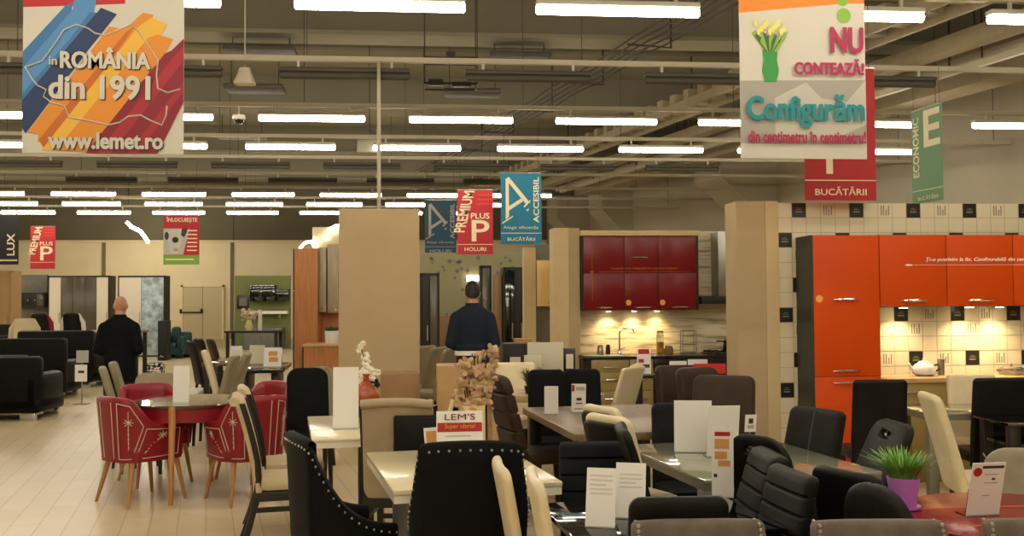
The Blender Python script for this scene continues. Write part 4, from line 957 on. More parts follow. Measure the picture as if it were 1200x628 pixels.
obj('body', MB().ext(-w/2+.002, w/2, .02, .34, 0, zt), 'dark_panel', r); obj('side_panel', MB().ext(-w/2, -w/2+.02, .0, .34, 0, zt), 'dark_green_panel', r)
zs = [.1, Zat(990, 441, Yt), zt]
for k in range(2):
    dr = obj('door', MB().ext(-w/2+.02, w/2-.002, 0, .019, zs[k]+.002, zs[k+1]-.002, .002), 'orange_front', r)
    if k == 1:
        handle_bar(dr, 0, 0, Zat(990, 351.5, Yt), .24); handle_bar(dr, 0, 0, Zat(990, 435, Yt), .24)
    else: handle_bar(dr, 0, 0, Zat(990, 449, Yt), .24)
mb = MB(); mb.tube([(-w/2+.07, -.001, Zat(962, 350, Yt)), (-w/2+.07, .0005, Zat(962, 350, Yt))], .032, 20); obj('sticker', mb, 'yellow_sticker', r)
Yu = YW-.008-.335
z0, z1 = Zat(1100, 358.5, Yu), Zat(1100, 275, Yu)
edges = [WY(1031.5, 350, Yt).x, WY(1110, 350, Yu).x, WY(1188, 350, Yu).x]; edges.append(2*edges[2]-edges[1])
lamp_px = []
for i in range(3):
    x0, x1 = edges[i]+.001, edges[i+1]-.001
    r = cabinet('wall_cabinet', ('orange wall cabinet next to the tall orange cabinet', 'orange wall cabinet in the middle under the white slogan', 'orange wall cabinet cut off by the frame')[i], x0, x1, Yu, YW-.008, z0, z1, 'dark_panel', 'orange_front', 1, None)
    handle_bar(r.children[1], 0, -.175, .045, .24)
    lamp_px.append(r)
    if i < 3:
        lp = r; lx = ((x0+x1)/2 if i < 2 else WY(1186, 362, Yu).x)-(x0+x1)/2
        hs = obj('lamp', MB().lathe([(.045, 0), (.045, -.012), (.038, -.016)], (lx, .02, 0), 20), 'chrome', lp); obj('diffuser', MB().lathe([(.036, -.0165), (.034, -.019), (.002, -.0195)], (lx, .02, 0), 20), 'lamp_glow', hs)
        ld = bpy.data.lights.new('cabinet_spot', 'SPOT'); ld.energy = 24; ld.color = (1, .72, .38); ld.spot_size = math.radians(125); ld.spot_blend = .9; ld.shadow_soft_size = .03
        lo = bpy.data.objects.new('cabinet_spot', ld); COL.objects.link(lo); lo.parent = lp; lo.location = (lx, .02, -.03)
# slogan lettering belongs to the cabinet doors: one decal object
r = thing('decal', None, None, (WY(1140, 305, Yu).x, Yu-.002, Zat(1140, 305, Yu)))
dx = WY(1140, 305, Yu).x
tx = text('lettering', 'Ți-o potrivim la fix. Configurabilă din centimetru', r, WY(1085, 305, Yu).x-dx, WY(1222, 305, Yu).x-dx, -.016, .028, 'white_paper', y=0, bold=.02, shear=.2)
mb = MB(); xa_ = WY(1060, 310, Yu).x-dx; mb.prism([(xa_, -.04), (xa_+.025, -.032), (xa_+.07, -.035), (xa_+.07, -.045), (xa_+.025, -.048)], 'Y', -.002, .0015)
x = xa_+.085
while x < WY(1215, 310, Yu).x-dx: mb.ext(x, x+.008, -.002, .0015, -.042, -.038); x += .014
share_out([tx, obj('arrow', mb, 'white_paper', r)], r, lamp_px, edges)
# base units and worktop
zw = Zat(1100, 443, YW-.45); 
for i, (pa, pb) in enumerate(((1038, 1110), (1110.5, 1190), (1190.5, 1240))):
    r = cabinet('base_cabinet', ('orange kitchen base unit beside the tall cabinet', 'orange kitchen base unit behind the square cream chair', 'orange kitchen base unit under the hob')[i], WY(pa, 400, YW-.45).x+.001, WY(pb, 400, YW-.45).x-.001, YW-.43, YW-.008, 0, zw-.04, 'dark_panel', 'olive_front', 1, None)
    handle_bar(r.children[1], 0, -.211, zw-.12, .2)
r = thing('worktop', 'beige kitchen worktop running along the tiled wall', 'worktop', (WY(1038, 400, YW-.45).x+.005, YW-.23, zw-.04)); L = WY(1240, 400, YW-.45).x-WY(1038, 400, YW-.45).x
obj('slab', MB().ext(0, L, -.22, .22, .0, .04, .004), 'oak_light', r)
p = WY(1083, 440, YW-.2)
r = thing('teapot', 'white lidded teapot on the beige worktop below the orange cabinets', 'teapot', (p.x, YW-.2, zw))
obj('body', MB().lathe([(.06, 0), (.095, .02), (.1, .06), (.08, .1), (.05, .115)], n=28), 'white_ceramic', r)
obj('lid', MB().lathe([(.055, .115), (.04, .13), (.012, .135), (.014, .15), (.004, .155)], n=24), 'white_ceramic', r)
obj('spout', MB().tube([(-.08, 0, .04), (-.12, 0, .07), (-.14, 0, .11)], [.022, .015, .011], 10), 'white_ceramic', r)
obj('handle', MB().tube([(.085, 0, .09), (.13, 0, .1), (.145, 0, .06), (.09, 0, .03)], .009, 8), 'dark_panel', r)
p = WY(1103, 440, YW-.16)
r = thing('canister', 'small dark canister right beside the white teapot', 'canister', (p.x, YW-.16, zw)); obj('body', MB().lathe([(.03, 0), (.03, .12)], n=20), 'steel', r); obj('lid', MB().lathe([(.032, .12), (.032, .145), (.01, .15)], n=20), 'grey_metal', r)
p = WY(1185, 437, YW-.2)
r = thing('cooking_pot', 'shiny low steel pot on the worktop at the frame edge', 'pot', (p.x, YW-.2, zw)); obj('body', MB().lathe([(.1, 0), (.105, .01), (.105, .06), (.1, .06), (.095, .01)], n=28), 'chrome', r); obj('lid', MB().lathe([(.106, .06), (.06, .075), (.012, .08), (.014, .095), (.003, .1)], n=28), 'chrome', r)
obj('handle', MB().tube([(-.1, 0, .045), (-.135, 0, .05), (-.135, .0, .04), (-.1, 0, .03)], .006, 6), 'chrome', r)
# ---------------------------------------------------------------- red kitchen
YR = 12.9
def X_(px, Y): return WY(px, 350, Y).x
sm = mat('striped_stone', '#cdbf9d', .5); nt = sm.node_tree; b = nt.nodes['Principled BSDF']
tc = nt.nodes.new('ShaderNodeTexCoord'); mp = nt.nodes.new('ShaderNodeMapping'); mp.inputs['Scale'].default_value = (1.6, 1, 16)
ns = nt.nodes.new('ShaderNodeTexNoise'); ns.inputs['Scale'].default_value = 1.6; ns.inputs['Detail'].default_value = 5
rp = nt.nodes.new('ShaderNodeValToRGB'); e = rp.color_ramp.elements; e[0].position = .34; e[0].color = srgb('#948768'); e[1].position = .5; e[1].color = srgb('#d3c6a6')
nt.links.new(tc.outputs['Object'], mp.inputs[0]); nt.links.new(mp.outputs[0], ns.inputs[0]); nt.links.new(ns.outputs[0], rp.inputs[0]); nt.links.new(rp.outputs[0], b.inputs['Base Color']); M['striped_stone'] = sm
zR = Zat(830, 271, YR)
struct('wall_red_kitchen', MB().ext(X_(679, YR)-.02, X_(866, YR)+.25, YR, YR+.15, 0, zR), 'striped_stone')
struct('wall_lit_partition', MB().ext(X_(646, YR), X_(667, YR-.3), YR-.3, YR+.15, 0, Zat(655, 267, YR-.3)), 'beige_wall_side')  # lit front of the post: the lighter beige stands in for light
struct('trim_72', MB().ext(X_(667, YR-.3), X_(680, YR-.3), YR-.28, YR+.15, 0, Zat(655, 267, YR-.3)), 'beige_wall')  # shaded side of the post, its shade put into the darker beige
Yu = YR-.36
xL, xR = X_(681.5, Yu), X_(819, Yu); z0, z1 = Zat(750, 363.5, Yu), Zat(750, 276.5, Yu)
ed = [xL, xL+(xR-xL)*.365, xL+(xR-xL)*.655, xR]
reds = []
for i in range(3):
    x0, x1 = ed[i]+.001, ed[i+1]-.001
    r = thing('wall_cabinet', ('glossy dark red wall cabinet above the tap', 'glossy dark red wall cabinet, middle one with a round sticker', 'glossy dark red wall cabinet next to the cooker hood')[i], 'cabinet', ((x0+x1)/2, Yu, z0)); w = x1-x0; h = z1-z0
    obj('body', MB().ext(-w/2, w/2, .02, .35, 0, h), 'dark_panel', r)
    xx0, xx1 = -w/2+(.03 if i == 0 else .002), w/2-(.03 if i == 2 else .002)
    if i in (0, 2): obj('side_panel', MB().ext(-w/2 if i == 0 else w/2-.028, -w/2+.028 if i == 0 else w/2, -.002, .02, 0, h), 'dark_panel', r)
    d1 = obj('door', MB().ext(xx0, xx1, 0, .019, .002, h*.5-.002, .002), 'red_gloss', r); d2 = obj('door', MB().ext(xx0, xx1, 0, .019, h*.5+.002, h-.002, .002), 'red_gloss', r)
    handle_bar(d1, .02, 0, .035, .22)
    if i == 1: handle_bar(d2, -.02, 0, h*.5+.20, .22)  # no real handle: chrome bar added in place of a reflection on the gloss
    if i > 0: obj('sticker', MB().tube([(-w/2+.05, -.002, .1), (-w/2+.05, .001, .1)], .036, 20), 'yellow_sticker', r)
    lp = r; lx = X_((714, 744, 771)[i], Yu+.18)-r.location.x; reds.append(r)
    hs = obj('lamp', MB().lathe([(.04, 0), (.04, -.012), (.034, -.016)], (lx, .24, 0), 20), 'chrome', lp); obj('diffuser', MB().lathe([(.032, -.0165), (.03, -.019), (.002, -.0195)], (lx, .24, 0), 20), 'lamp_glow', hs)
    ld = bpy.data.lights.new('cabinet_spot', 'SPOT'); ld.energy = 26; ld.color = (1, .70, .34); ld.spot_size = math.radians(125); ld.spot_blend = .9; ld.shadow_soft_size = .03
    lo = bpy.data.objects.new('cabinet_spot', ld); COL.objects.link(lo); lo.parent = lp; lo.location = (lx, .24, -.03)
r = thing('decal', None, None, ((xL+xR)/2, Yu-.003, z0))
hh = z1-z0; W2 = xR-xL
tx = text('lettering', 'Ți-o potrivim la fix. Configurabilă din centimetru în centimetru', r, -W2*.25, W2*.32, hh*.545, hh*.58, 'b_orange', y=0)
mb = MB(); mb.ext(-W2*.35, W2*.42, -.001, .001, hh*.515, hh*.52); mb.ext(-W2*.41, -W2*.407, -.001, .001, hh*.12, hh*.88); mb.prism([(-W2*.41-.03, hh*.53), (-W2*.41+.03, hh*.53), (-W2*.41, hh*.48)], 'Y', -.001, .001); share_out([tx, obj('arrow', mb, 'b_dorange', r)], r, reds, ed)
r = thing('cornice_board', 'pale cornice board lying on top of the red wall cabinets', 'board', ((xL+xR)/2, Yu+.15, z1)); obj('board', MB().ext(-W2/2-.01, W2/2+.01, -.19, .19, .001, .07, .008), 'beige_wall_side', r)
# hood
Yh = YR-.34; r = thing('cooker_hood', 'tall grey cooker hood right of the red wall cabinets', 'cooker hood', (X_(842, Yh), Yh+.17, Zat(842, 356, Yh)))
hz = Zat(842, 271, Yh)-r.location.z; hw = X_(842, Yh)
obj('chimney', MB().ext(X_(834, Yh)-hw+.1, X_(874, Yh)-hw, -.15, .165, .1, hz, .004), 'steel', r)
obj('canopy', MB().ext(X_(820, Yh)-hw+.01, X_(880, Yh)-hw, -.22, .165, 0, .1, .01), 'dark_panel', r)
# base units
zw = Zat(750, 417, YR-.6); Yb = YR-.6
r = thing('worktop', 'dark kitchen worktop under the striped stone wall', 'worktop', (X_(680, Yb)+.02, YR-.3, zw-.04)); L = X_(866, Yb)+.2-X_(680, Yb)
obj('slab', MB().ext(0, L, -.31, .295, 0, .04, .004), 'black_top', r)
obj('sink', MB().ext(.05, .55, -.2, .12, .0402, .0412), 'steel', r)
xs = [X_(681, Yb)+.02, X_(692, Yb), X_(737, Yb), X_(765, Yb), X_(800, Yb), X_(866, Yb)+.18]
for i, (fr, lab) in enumerate((('black_top', 'narrow black end panel unit of the red kitchen'), ('olive_front', 'olive drawer unit under the kitchen tap'), ('olive_front', 'olive base unit behind the red and white leaflet stand'), ('black_top', 'black base unit behind the printed papers'), ('black_top', 'black oven unit below the hob'))):
    x0, x1 = xs[i]+.002, xs[i+1]-.002; w = x1-x0
    r = thing('base_cabinet', lab, 'cabinet', ((x0+x1)/2, Yb, 0)); H = zw-.042
    obj('body', MB().ext(-w/2, w/2, .02, .595, 0, H), 'dark_panel', r)
    if w > .2:
        for a, b2 in ((.1, .42), (.425, .66), (.665, H-.005)):
            d = obj('drawer', MB().ext(-w/2+.004, w/2-.004, 0, .019, a, b2, .002), fr, r); handle_bar(d, 0, 0, b2-.1, min(.22, w*.5))
    else: obj('door', MB().ext(-w/2+.002, w/2-.002, 0, .019, .05, H-.005), fr, r)
# things on the worktop
p = WY(726, 414, YR-.18)
r = thing('kitchen_tap', 'tall curved steel tap at the sink before the striped stone wall', 'tap', (p.x, YR-.18, zw))
obj('spout', MB().tube([(0, 0, 0), (0, 0, .28), (.01, 0, .31), (.04, 0, .33), (.15, -.02, .335), (.18, -.025, .32), (.19, -.027, .28)], .012, 10), 'chrome', r); obj('base', MB().lathe([(.03, 0), (.03, .03), (.02, .05)]), 'chrome', r); obj('lever', MB().tube([(0, 0, .06), (.07, -.02, .09)], .008, 6), 'chrome', r)
def jar(px, w, h, lab, m='clear_glass', fill=None, lid='steel', Y=YR-.2):
    r = thing('jar', lab, 'jar', (X_(px, Y), Y, zw)); obj('body', MB().lathe([(w*.9, 0), (w, .01), (w, h*.9), (w*.8, h)], n=24), m, r)
    if fill: obj('filling', MB().lathe([(w*.85, .006), (w*.9, h*.55), (.01, h*.56)], n=24), fill, r)
    obj('lid', MB().lathe([(w*.85, h), (w*.85, h+.025), (.01, h+.03)], n=24), lid, r)
jar(773, .048, .28, 'tall glass jar half filled, on the dark worktop below the red cabinets', fill='yellow_sticker')
jar(703, .04, .1, 'small canister left of the kitchen tap', 'steel'); jar(712, .03, .1, 'small dark canister touching the kitchen tap base', 'dark_panel', lid='dark_panel')
jar(783, .06, .08, 'low brown bowl jar beside the tall glass jar', 'brown_board')
r = thing('wire_rack', 'square wire jar rack on the dark worktop near the hob', 'rack', (X_(806, YR-.2), YR-.2, zw))
mb = MB()
for sx in (-.09, .09):
    for sy in (-.06, .06): mb.tube([(sx, sy, .0), (sx, sy, .3)], .006, 6)
for z in (.01, .12, .3): mb.tube([(-.09, -.06, z), (.09, -.06, z), (.09, .06, z), (-.09, .06, z), (-.09, -.06, z)], .006, 6)
obj('wire_frame', mb, 'steel', r); obj('shelf', MB().ext(-.09, .09, -.06, .06, .0, .008), 'steel', r)
r = thing('gas_hob', 'black gas hob with pan supports near the beige partition', 'hob', (X_(845, YR-.3), YR-.3, zw))
mb = MB(); mb.ext(-.22, .25, -.22, .22, 0, .02, .004); obj('plate', mb, 'black_glass', r)
mb = MB()
for sx in (-.12, .12):
    for sy in (-.1, .1): mb.ext(sx-.1, sx+.1, sy-.008, sy+.008, .02, .045); mb.ext(sx-.008, sx+.008, sy-.09, sy+.09, .02, .045)
obj('pan_support', mb, 'dark_panel', r)
r = thing('coffee_pot', 'dark pot with a side handle on the gas hob', 'pot', (X_(852, YR-.25), YR-.25, zw+.045)); obj('body', MB().lathe([(.06, 0), (.065, .01), (.055, .1), (.05, .13)], n=24), 'black_top', r); obj('handle', MB().tube([(-.05, 0, .11), (-.14, 0, .12), (-.15, 0, .1)], .01, 6), 'black_top', r); obj('lid', MB().lathe([(.052, .13), (.03, .145), (.01, .16)], n=20), 'steel', r)
# leaflets before the worktop
def leaf(px, py0, py1, w, D, lab, pr=(), m='white_paper', nm='price_stand'):
    h = WD(px, py0, D).z-.7205; return stand(lab, px, py1, D, w, h, 0, 6, pr, m, True, nm, .7205)
# display shelf that carries them
p = WD(735, 441, 11.5); q = WD(772, 441, 11.5)
r = table('display_table', 'black display table before the red kitchen base units', (762-600)*11.4/FPX+.36, 11.45, 1.15, .35, -5.3, 'black_top', .04, 'black_top', H=.72, lw=.05)
leaf(755, 409, 441, .16, 11.4, 'red and white leaflet stand on the black display table', (('print_red', .1, .9, .0, .2), ('print_red', .1, .5, .4, .55), ('print_dark', .4, .9, .62, .75)))
leaf(795, 423, 441, .2, 11.42, 'white printed paper lying against the base units, next to the leaflet stand', (('print_dark', .15, .5, .4, .7),)); leaf(818, 421, 441, .23, 11.46, 'white paper half behind the red card', (('print_red', .1, .4, .4, .7),))
leaf(832, 426, 442, .37, 11.36, 'wide red card propped before the oven unit', (), 'b_lred', 'red_card')

# ================================================================ middle background between the partitions
addm('dotted_paper', '#8f8a68', .8, var=.05)
Yd = 19.5
mb = MB(); x0, x1 = X_(493, Yd), X_(640, Yd); zt = Zat(540, 296, Yd); mb.ext(x0, x1, Yd, Yd+.15, 0, zt); mb.cur = 1
random.seed(5)
for i in range(60):
    x = random.uniform(x0+.1, x1-.1); z = random.uniform(1.2, zt-.1); s_ = random.uniform(.025, .05); mb.add([(x+s_*math.cos(k*PI/3), Yd-.003, z+s_*math.sin(k*PI/3)) for k in range(6)], [list(range(6))])
struct('wall_dotted', mb, ['dotted_paper', 'grey_panel'])
def wardrobe(name, lab, px0, px1, py0, Y, dep=.55, doors=('dark_panel', 'mirror'), body='dark_panel', base=0, py1=None):
    x0, x1 = X_(px0, Y), X_(px1, Y); zt = Zat((px0+px1)/2, py0, Y); zb = base if py1 is None else Zat((px0+px1)/2, py1, Y)
    r = thing(name, lab, 'wardrobe' if 'wardrobe' in name else 'cabinet', ((x0+x1)/2, Y+dep/2, zb)); w = x1-x0; h = zt-zb
    obj('body', MB().ext(-w/2, w/2, -dep/2+.03, dep/2, 0, h), body, r)
    n = len(doors); xx = -w/2+.03; dw = (w-.06)/n
    for i, m in enumerate(doors):
        d = obj('door', MB().ext(xx+i*dw+.006, xx+(i+1)*dw-.006, -dep/2, -dep/2+.028, .04, h-.05, .004), m, r)
        if m != 'mirror': obj('handle', MB().ext(xx+(i+1)*dw-.05, xx+(i+1)*dw-.03, -dep/2-.02, -dep/2, h*.42, h*.55), 'steel', d)
    obj('frame', MB().ext(-w/2, -w/2+.03, -dep/2, -dep/2+.03, 0, h).ext(w/2-.03, w/2, -dep/2, -dep/2+.03, 0, h).ext(-w/2, w/2, -dep/2, -dep/2+.03, h-.05, h).ext(-w/2, w/2, -dep/2, -dep/2+.03, 0, .04), body, r)
    return r
wardrobe('mirrored_wardrobe', 'dark wardrobe with a mirrored door right behind the beige partition', 492, 515, 320, 17.5, .5, ('dark_panel', 'mirror'))
wardrobe('mirrored_wardrobe', 'narrow dark wardrobe with a mirror strip behind the man in navy', 563, 576, 311, 18.0, .5, ('mirror',))
wardrobe('dark_wardrobe', 'tall black wardrobe between the navy man and the lit cream cabinet', 590, 616, 313, 17.0, .6, ('black_glass', 'dark_panel'))
r = cabinet('low_cabinet', 'brown low cabinet beneath the dotted wall', X_(515, 18.8), X_(562, 18.8), 18.8, 19.3, 0, Zat(540, 370, 18.8), 'brown_board', 'brown_board', 3, None)
r = cabinet('slim_cabinet', 'brown slim cabinet side next to the black wardrobe', X_(581, 17.2), X_(588, 17.2), 17.2, 17.8, 0, Zat(586, 322, 17.2), 'brown_board')
r = thing('wall_lamp', 'small white lamp glowing above the head of the man in navy', 'lamp', (X_(554, 19.45), 19.46, Zat(554, 326, 19.45))); obj('shade', MB().ext(-.12, .12, -.04, .035, -.06, .06, .01), 'shade_glow', r)
Ys = 14.2
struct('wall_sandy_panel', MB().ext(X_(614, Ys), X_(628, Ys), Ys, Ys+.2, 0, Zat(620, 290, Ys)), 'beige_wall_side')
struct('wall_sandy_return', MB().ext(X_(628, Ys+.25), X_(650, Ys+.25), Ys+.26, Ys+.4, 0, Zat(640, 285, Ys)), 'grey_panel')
r = cabinet('wall_cabinet', 'small lit cream wall cabinet between beige posts', X_(629, Ys), X_(646, Ys), Ys, Ys+.258, Zat(637, 359, Ys), Zat(637, 305, Ys), 'yellow_lit_panel', 'yellow_lit_panel', 1, None)
obj('knob', MB().ball((.07, -.15, .05), .015, 8, 6), 'chrome', r)
# grey display boards and dark oddments behind the pale wood table
def board(lab, px0, px1, py0, py1, D, m, t=.03, name='display_board', feet=True, lean=0):
    a, b2 = WD(px0, py1, D), WD(px1, py0, D); cx = (WD((px0+px1)/2, 400, D)); h = b2.z-a.z; w = (px1-px0)*D/FPX
    r = thing(name, lab, 'board', (cx.x, cx.y, a.z if not feet else 0), rz_of(0)); z0 = a.z if feet else 0
    obj('panel', MB().ext(-w/2, w/2, -t/2, t/2, z0, z0+h, .004), m, r)
    if feet:
        for x in (-1, 1): obj('foot', MB().ext(x*w*.4-.02, x*w*.4+.02, -.15, .15, 0, .03).ext(x*w*.4-.015, x*w*.4+.015, -.015, .015, .02, z0+.03), 'dark_panel', r)
    return r
board('large pale grey display board left of the lit beige post', 618, 660, 401, 436, 9.9, 'pale_grey')
board('small pale grey card board with a printed figure near the cream chair', 614, 634, 416, 434, 9.75, 'pale_grey')
r = board('dark framed picture leaning at the foot of the beige post', 659, 674, 408, 436, 10.2, 'black_wood', name='picture_frame'); 
z0 = WD(666, 434, 10.2).z; obj('picture', MB().ext(-.03, .045, -.02, -.016, z0+.02, z0+.17), 'offwhite', r)
r = cabinet('dark_sideboard', 'dark sideboard with small cards behind the dried flowers', WD(590, 400, 11.2).x, WD(640, 400, 11.2).x, 11.2, 11.6, 0, WD(600, 403, 11.2).z, 'dark_panel', 'dark_panel', 2, 'bar')
zz = WD(600, 403, 11.2).z
r = thing('tray_box', 'tan box on top of the dark sideboard', 'box', (WD(612, 400, 11.4).x, 11.3, zz)); obj('body', MB().ext(-.1, .1, -.08, .08, 0, .04, .003), 'tan_board', r); obj('lid', MB().ext(-.11, .11, -.085, .085, .04, .055, .003), 'tan_board', r)
r = thing('display_card', 'small pale card against the dark sideboard front', 'card', (WD(605, 420, 11.1).x, 11.165, zz-.28)); obj('sheet', MB().ext(-.06, .06, -.003, .003, 0, .13), 'offwhite', r, False); obj('holder', MB().ext(-.065, .065, -.004, .03, -.01, .0), 'clear_glass', r)

# ================================================================ oak kitchen left of the partition
Yo = 16.2
x0, x1 = X_(340, Yo), X_(372, Yo); zt = Zat(355, 291, Yo)
r = thing('tall_oak_cabinet', 'tall oak kitchen cabinet seen from its side panel', 'cabinet', ((x0+x1)/2, Yo+.3, 0)); w = x1-x0
obj('side_panel', MB().ext(-w/2+.07, w/2, -.3, -.28, 0, zt), 'oak', r); obj('body', MB().ext(-w/2+.07, w/2, -.28, .3, 0, zt), 'oak', r)
for k, (a, b2) in enumerate(((.1, .9), (.905, 1.75), (1.755, zt))):
    d = obj('door', MB().ext(-w/2+.045, -w/2+.068, -.3, .3, a, b2-.003), 'dark_green_panel', r); obj('handle', MB().ext(-w/2+.02, -w/2+.045, -.02, .02, (a+b2)/2-.08, (a+b2)/2+.08, .004), 'chrome', d)
r = thing('oak_back_panel', 'oak wall panel behind the white plant pot', 'panel', (X_(384, Yo+.62), Yo+.65, 0)); obj('board', MB().ext(X_(371, Yo+.62)-X_(384, Yo+.62)+.02, X_(399, Yo+.62)-X_(384, Yo+.62), -.02, .02, 0, zt-.1), 'oak', r)
for i, (a, b2, py0, py1, m2) in enumerate(((372, 381, 289, 366, 'grey_oak'), (382, 395, 285, 367, 'grey_oak'))):
    z0, z1 = Zat(a, py1, Yo), Zat(a, py0, Yo); r = cabinet('wall_cabinet', ('narrow grey-brown wall cabinet touching the tall oak cabinet', 'grey-brown wall cabinet with two knobs beside the beige partition')[i], X_(a, Yo)+.002, X_(b2, Yo), Yo+.2, Yo+.62, z0, z1, 'dark_panel' if i == 0 else 'grey_oak', m2, 1, None)
    for k in ((0,) if i == 0 else (-.04, .05)): obj('knob', MB().ball((k, -.225, .05), .02, 8, 6), 'chrome', r.children[1])
zc = Zat(377, 402.5, Yo-.4); r = thing('oak_chest', 'low oak chest with a worktop carrying the white plant pot', 'chest', (X_(378, Yo-.3), Yo-.32, 0)); w = X_(399, Yo-.3)-X_(357, Yo-.3)
obj('body', MB().ext(-w/2+.02, w/2, -.28, .28, .06, zc-.04), 'oak', r); obj('top', MB().ext(-w/2, w/2, -.3, .3, zc-.04, zc, .004), 'oak_light', r); obj('plinth', MB().ext(-w/2+.04, w/2-.02, -.25, .25, 0, .06), 'dark_panel', r)
d = obj('door', MB().ext(-w/2, -w/2+.02, -.28, .28, .07, zc-.05), 'dark_panel', r); obj('handle', MB().ext(-w/2-.02, -w/2, -.1, .1, zc-.14, zc-.12), 'chrome', d)
r = thing('potted_plant', 'dark small plant in a white pot on the oak chest', 'plant', (X_(389, Yo-.35), Yo-.35, zc))
obj('pot', MB().lathe([(.1, 0), (.105, .01), (.115, .2), (.105, .2), (.05, .17)], n=28), 'white_ceramic', r); grass_plant(r, 120, .12, .05, .12, 'leaf_dark', .02, .17, 1.2)
r = thing('neon_panel', 'cream lightbox with white neon squiggles above the oak kitchen', 'light sign', (WD(380, 290, 18.5).x, WD(380, 290, 18.5).y, WD(380, 291, 18.5).z))
obj('panel', MB().ext(-.22, .35, 0, .03, 0, .40, .004), 'cream_fabric', r); obj('support', MB().ext(-.2, -.16, .03, .07, -r.location.z, .3).ext(.26, .3, .03, .07, -r.location.z, .3), 'fixture', r)
mb = MB(); mb.tube([(-.45, -.02, .0), (-.36, -.02, .1), (-.25, -.02, .13), (-.18, -.02, .05)], .025, 8); mb.tube([(.1, -.02, .36), (.2, -.02, .42), (.36, -.02, .44)], .022, 8); mb.tube([(.0, -.02, .2), (.05, -.02, .22)], .022, 8); obj('neon_tube', mb, 'neon', r)
p = WD(162, 272, 37.5)
r = thing('hanging_neon_lamp', 'bent white neon lamp over the wardrobes, beside the animal poster', 'lamp', p); mb = MB(); mb.tube([(-.43, 0, .38), (-.25, 0, .2), (.06, 0, .05), (.22, 0, -.15), (.38, 0, -.4)], .06, 8); obj('neon_tube', mb, 'neon_wash', r); obj('cord', MB().tube([(-.38, 0, .36), (-.38, 0, ZC-p.z)], .01, 5), 'cable', r)

# ================================================================ far left displays
Yk = 33.0
r = thing('wall_green_display', '', None); bpy.data.objects.remove(r)
struct('wall_green_display', MB().ext(X_(275, Yk), X_(340, Yk), Yk, Yk+.15, 0, Zat(300, 323, Yk)), 'green_wall')
Yf2 = Yk-.4
r = cabinet('wall_cabinet', 'black wall cabinet on the green wall', X_(293, Yf2), X_(322, Yf2), Yf2, Yk-.003, Zat(305, 353, Yf2), Zat(305, 334, Yf2), 'dark_panel', 'black_glass', 2, 'bar', hv=.2)
r = cabinet('wall_cabinet', 'lower black shelf cabinet beside the other one on the green wall', X_(322.5, Yf2), X_(338, Yf2), Yf2, Yk-.003, Zat(330, 352, Yf2), Zat(330, 339, Yf2), 'dark_panel', 'black_glass', 1, None)
r = thing('wall_shelf', 'white long shelf on the green wall', 'shelf', (X_(310, Yf2), Yk-.003, Zat(310, 368, Yf2))); w = X_(338, Yf2)-X_(285, Yf2); obj('board', MB().ext(-w/2, w/2, -.35, 0, 0, .1, .01), 'white_paint', r); obj('bracket', MB().ext(-w*.3, -w*.3+.05, -.25, 0, -.12, 0).ext(w*.3, w*.3+.05, -.25, 0, -.12, 0), 'steel', r)
r = cabinet('low_cabinet', 'grey low television cabinet below the white shelf', X_(288, Yf2), X_(332, Yf2), Yf2-.3, Yk-.02, 0, Zat(310, 384, Yf2), 'grey_panel', 'grey_panel', 2, 'bar', hv=.8)
r = thing('picture_frame', 'dark square framed picture at the edge of the green wall', 'picture', (X_(285, Yk), Yk-.04, Zat(285, 362, Yk))); obj('frame', MB().ext(-.2, .2, 0, .038, 0, .46, .01), 'black_wood', r); obj('picture', MB().ext(-.12, .12, -.004, 0, .1, .36), 'grey_panel', r)
# double door
Yd2 = YB; x0, x1 = X_(213, Yd2), X_(263, Yd2); zt = Zat(238, 334, Yd2)
addm('door_cream', '#cdbf98', .55)
struct('door_1', MB().ext(x0+.08, (x0+x1)/2-.005, Yd2-.10, Yd2-.001, 0, zt-.08, .01).ext((x0+x1)/2+.005, x1-.08, Yd2-.10, Yd2-.001, 0, zt-.08, .01), 'door_cream')
struct('trim_80', MB().ext(x0, x0+.08, Yd2-.14, Yd2, 0, zt).ext(x1-.08, x1, Yd2-.14, Yd2, 0, zt).ext(x0, x1, Yd2-.14, Yd2, zt-.08, zt), 'hall_wall')
r = thing('push_bar', 'dark push bar across the cream double door', 'push bar', ((x0+x1)/2-.45, Yd2-.12, Zat(225, 366, Yd2))); obj('bar', MB().tube([(-.42, -.05, .06), (-.42, -.05, .0), (.42, -.05, .0), (.42, -.05, .06)], .03, 8), 'dark_panel', r); obj('bracket', MB().box((-.42, -.0, .05), (.09, .12, .18), .01).box((.42, 0, .05), (.09, .12, .18), .01), 'dark_panel', r)
# wardrobes before the rear wall
Yw2 = 29.0
r = wardrobe('sliding_wardrobe', 'wide dark framed wardrobe with mirrors and two cream end doors', 56, 128, 323, Yw2, .6, ('offwhite', 'mirror', 'mirror', 'mirror', 'offwhite'), 'black_wood')
r = wardrobe('sliding_wardrobe', 'wardrobe with one cream door and one silvery picture door', 138, 193, 323, Yw2, .6, ('offwhite', 'silver_picture'), 'dark_panel')
struct('wall_grey_display', MB().ext(X_(14, Yw2+.4), X_(55, Yw2+.4), Yw2+.4, Yw2+.5, 0, Zat(35, 322, Yw2+.4)), 'grey_panel')
wardrobe('dark_wall_unit', 'dark wall unit with a mirror strip on the grey display panel', 17, 52, 343, Yw2-.1, .49, ('dark_panel', 'dark_panel', 'dark_panel', 'mirror'), 'dark_panel', py1=360)
wardrobe('beige_wardrobe', 'beige wardrobe side at the hall edge below the black banner', -14, 13, 317, 24.0, .6, ('tan_board', 'tan_board'), 'tan_board')
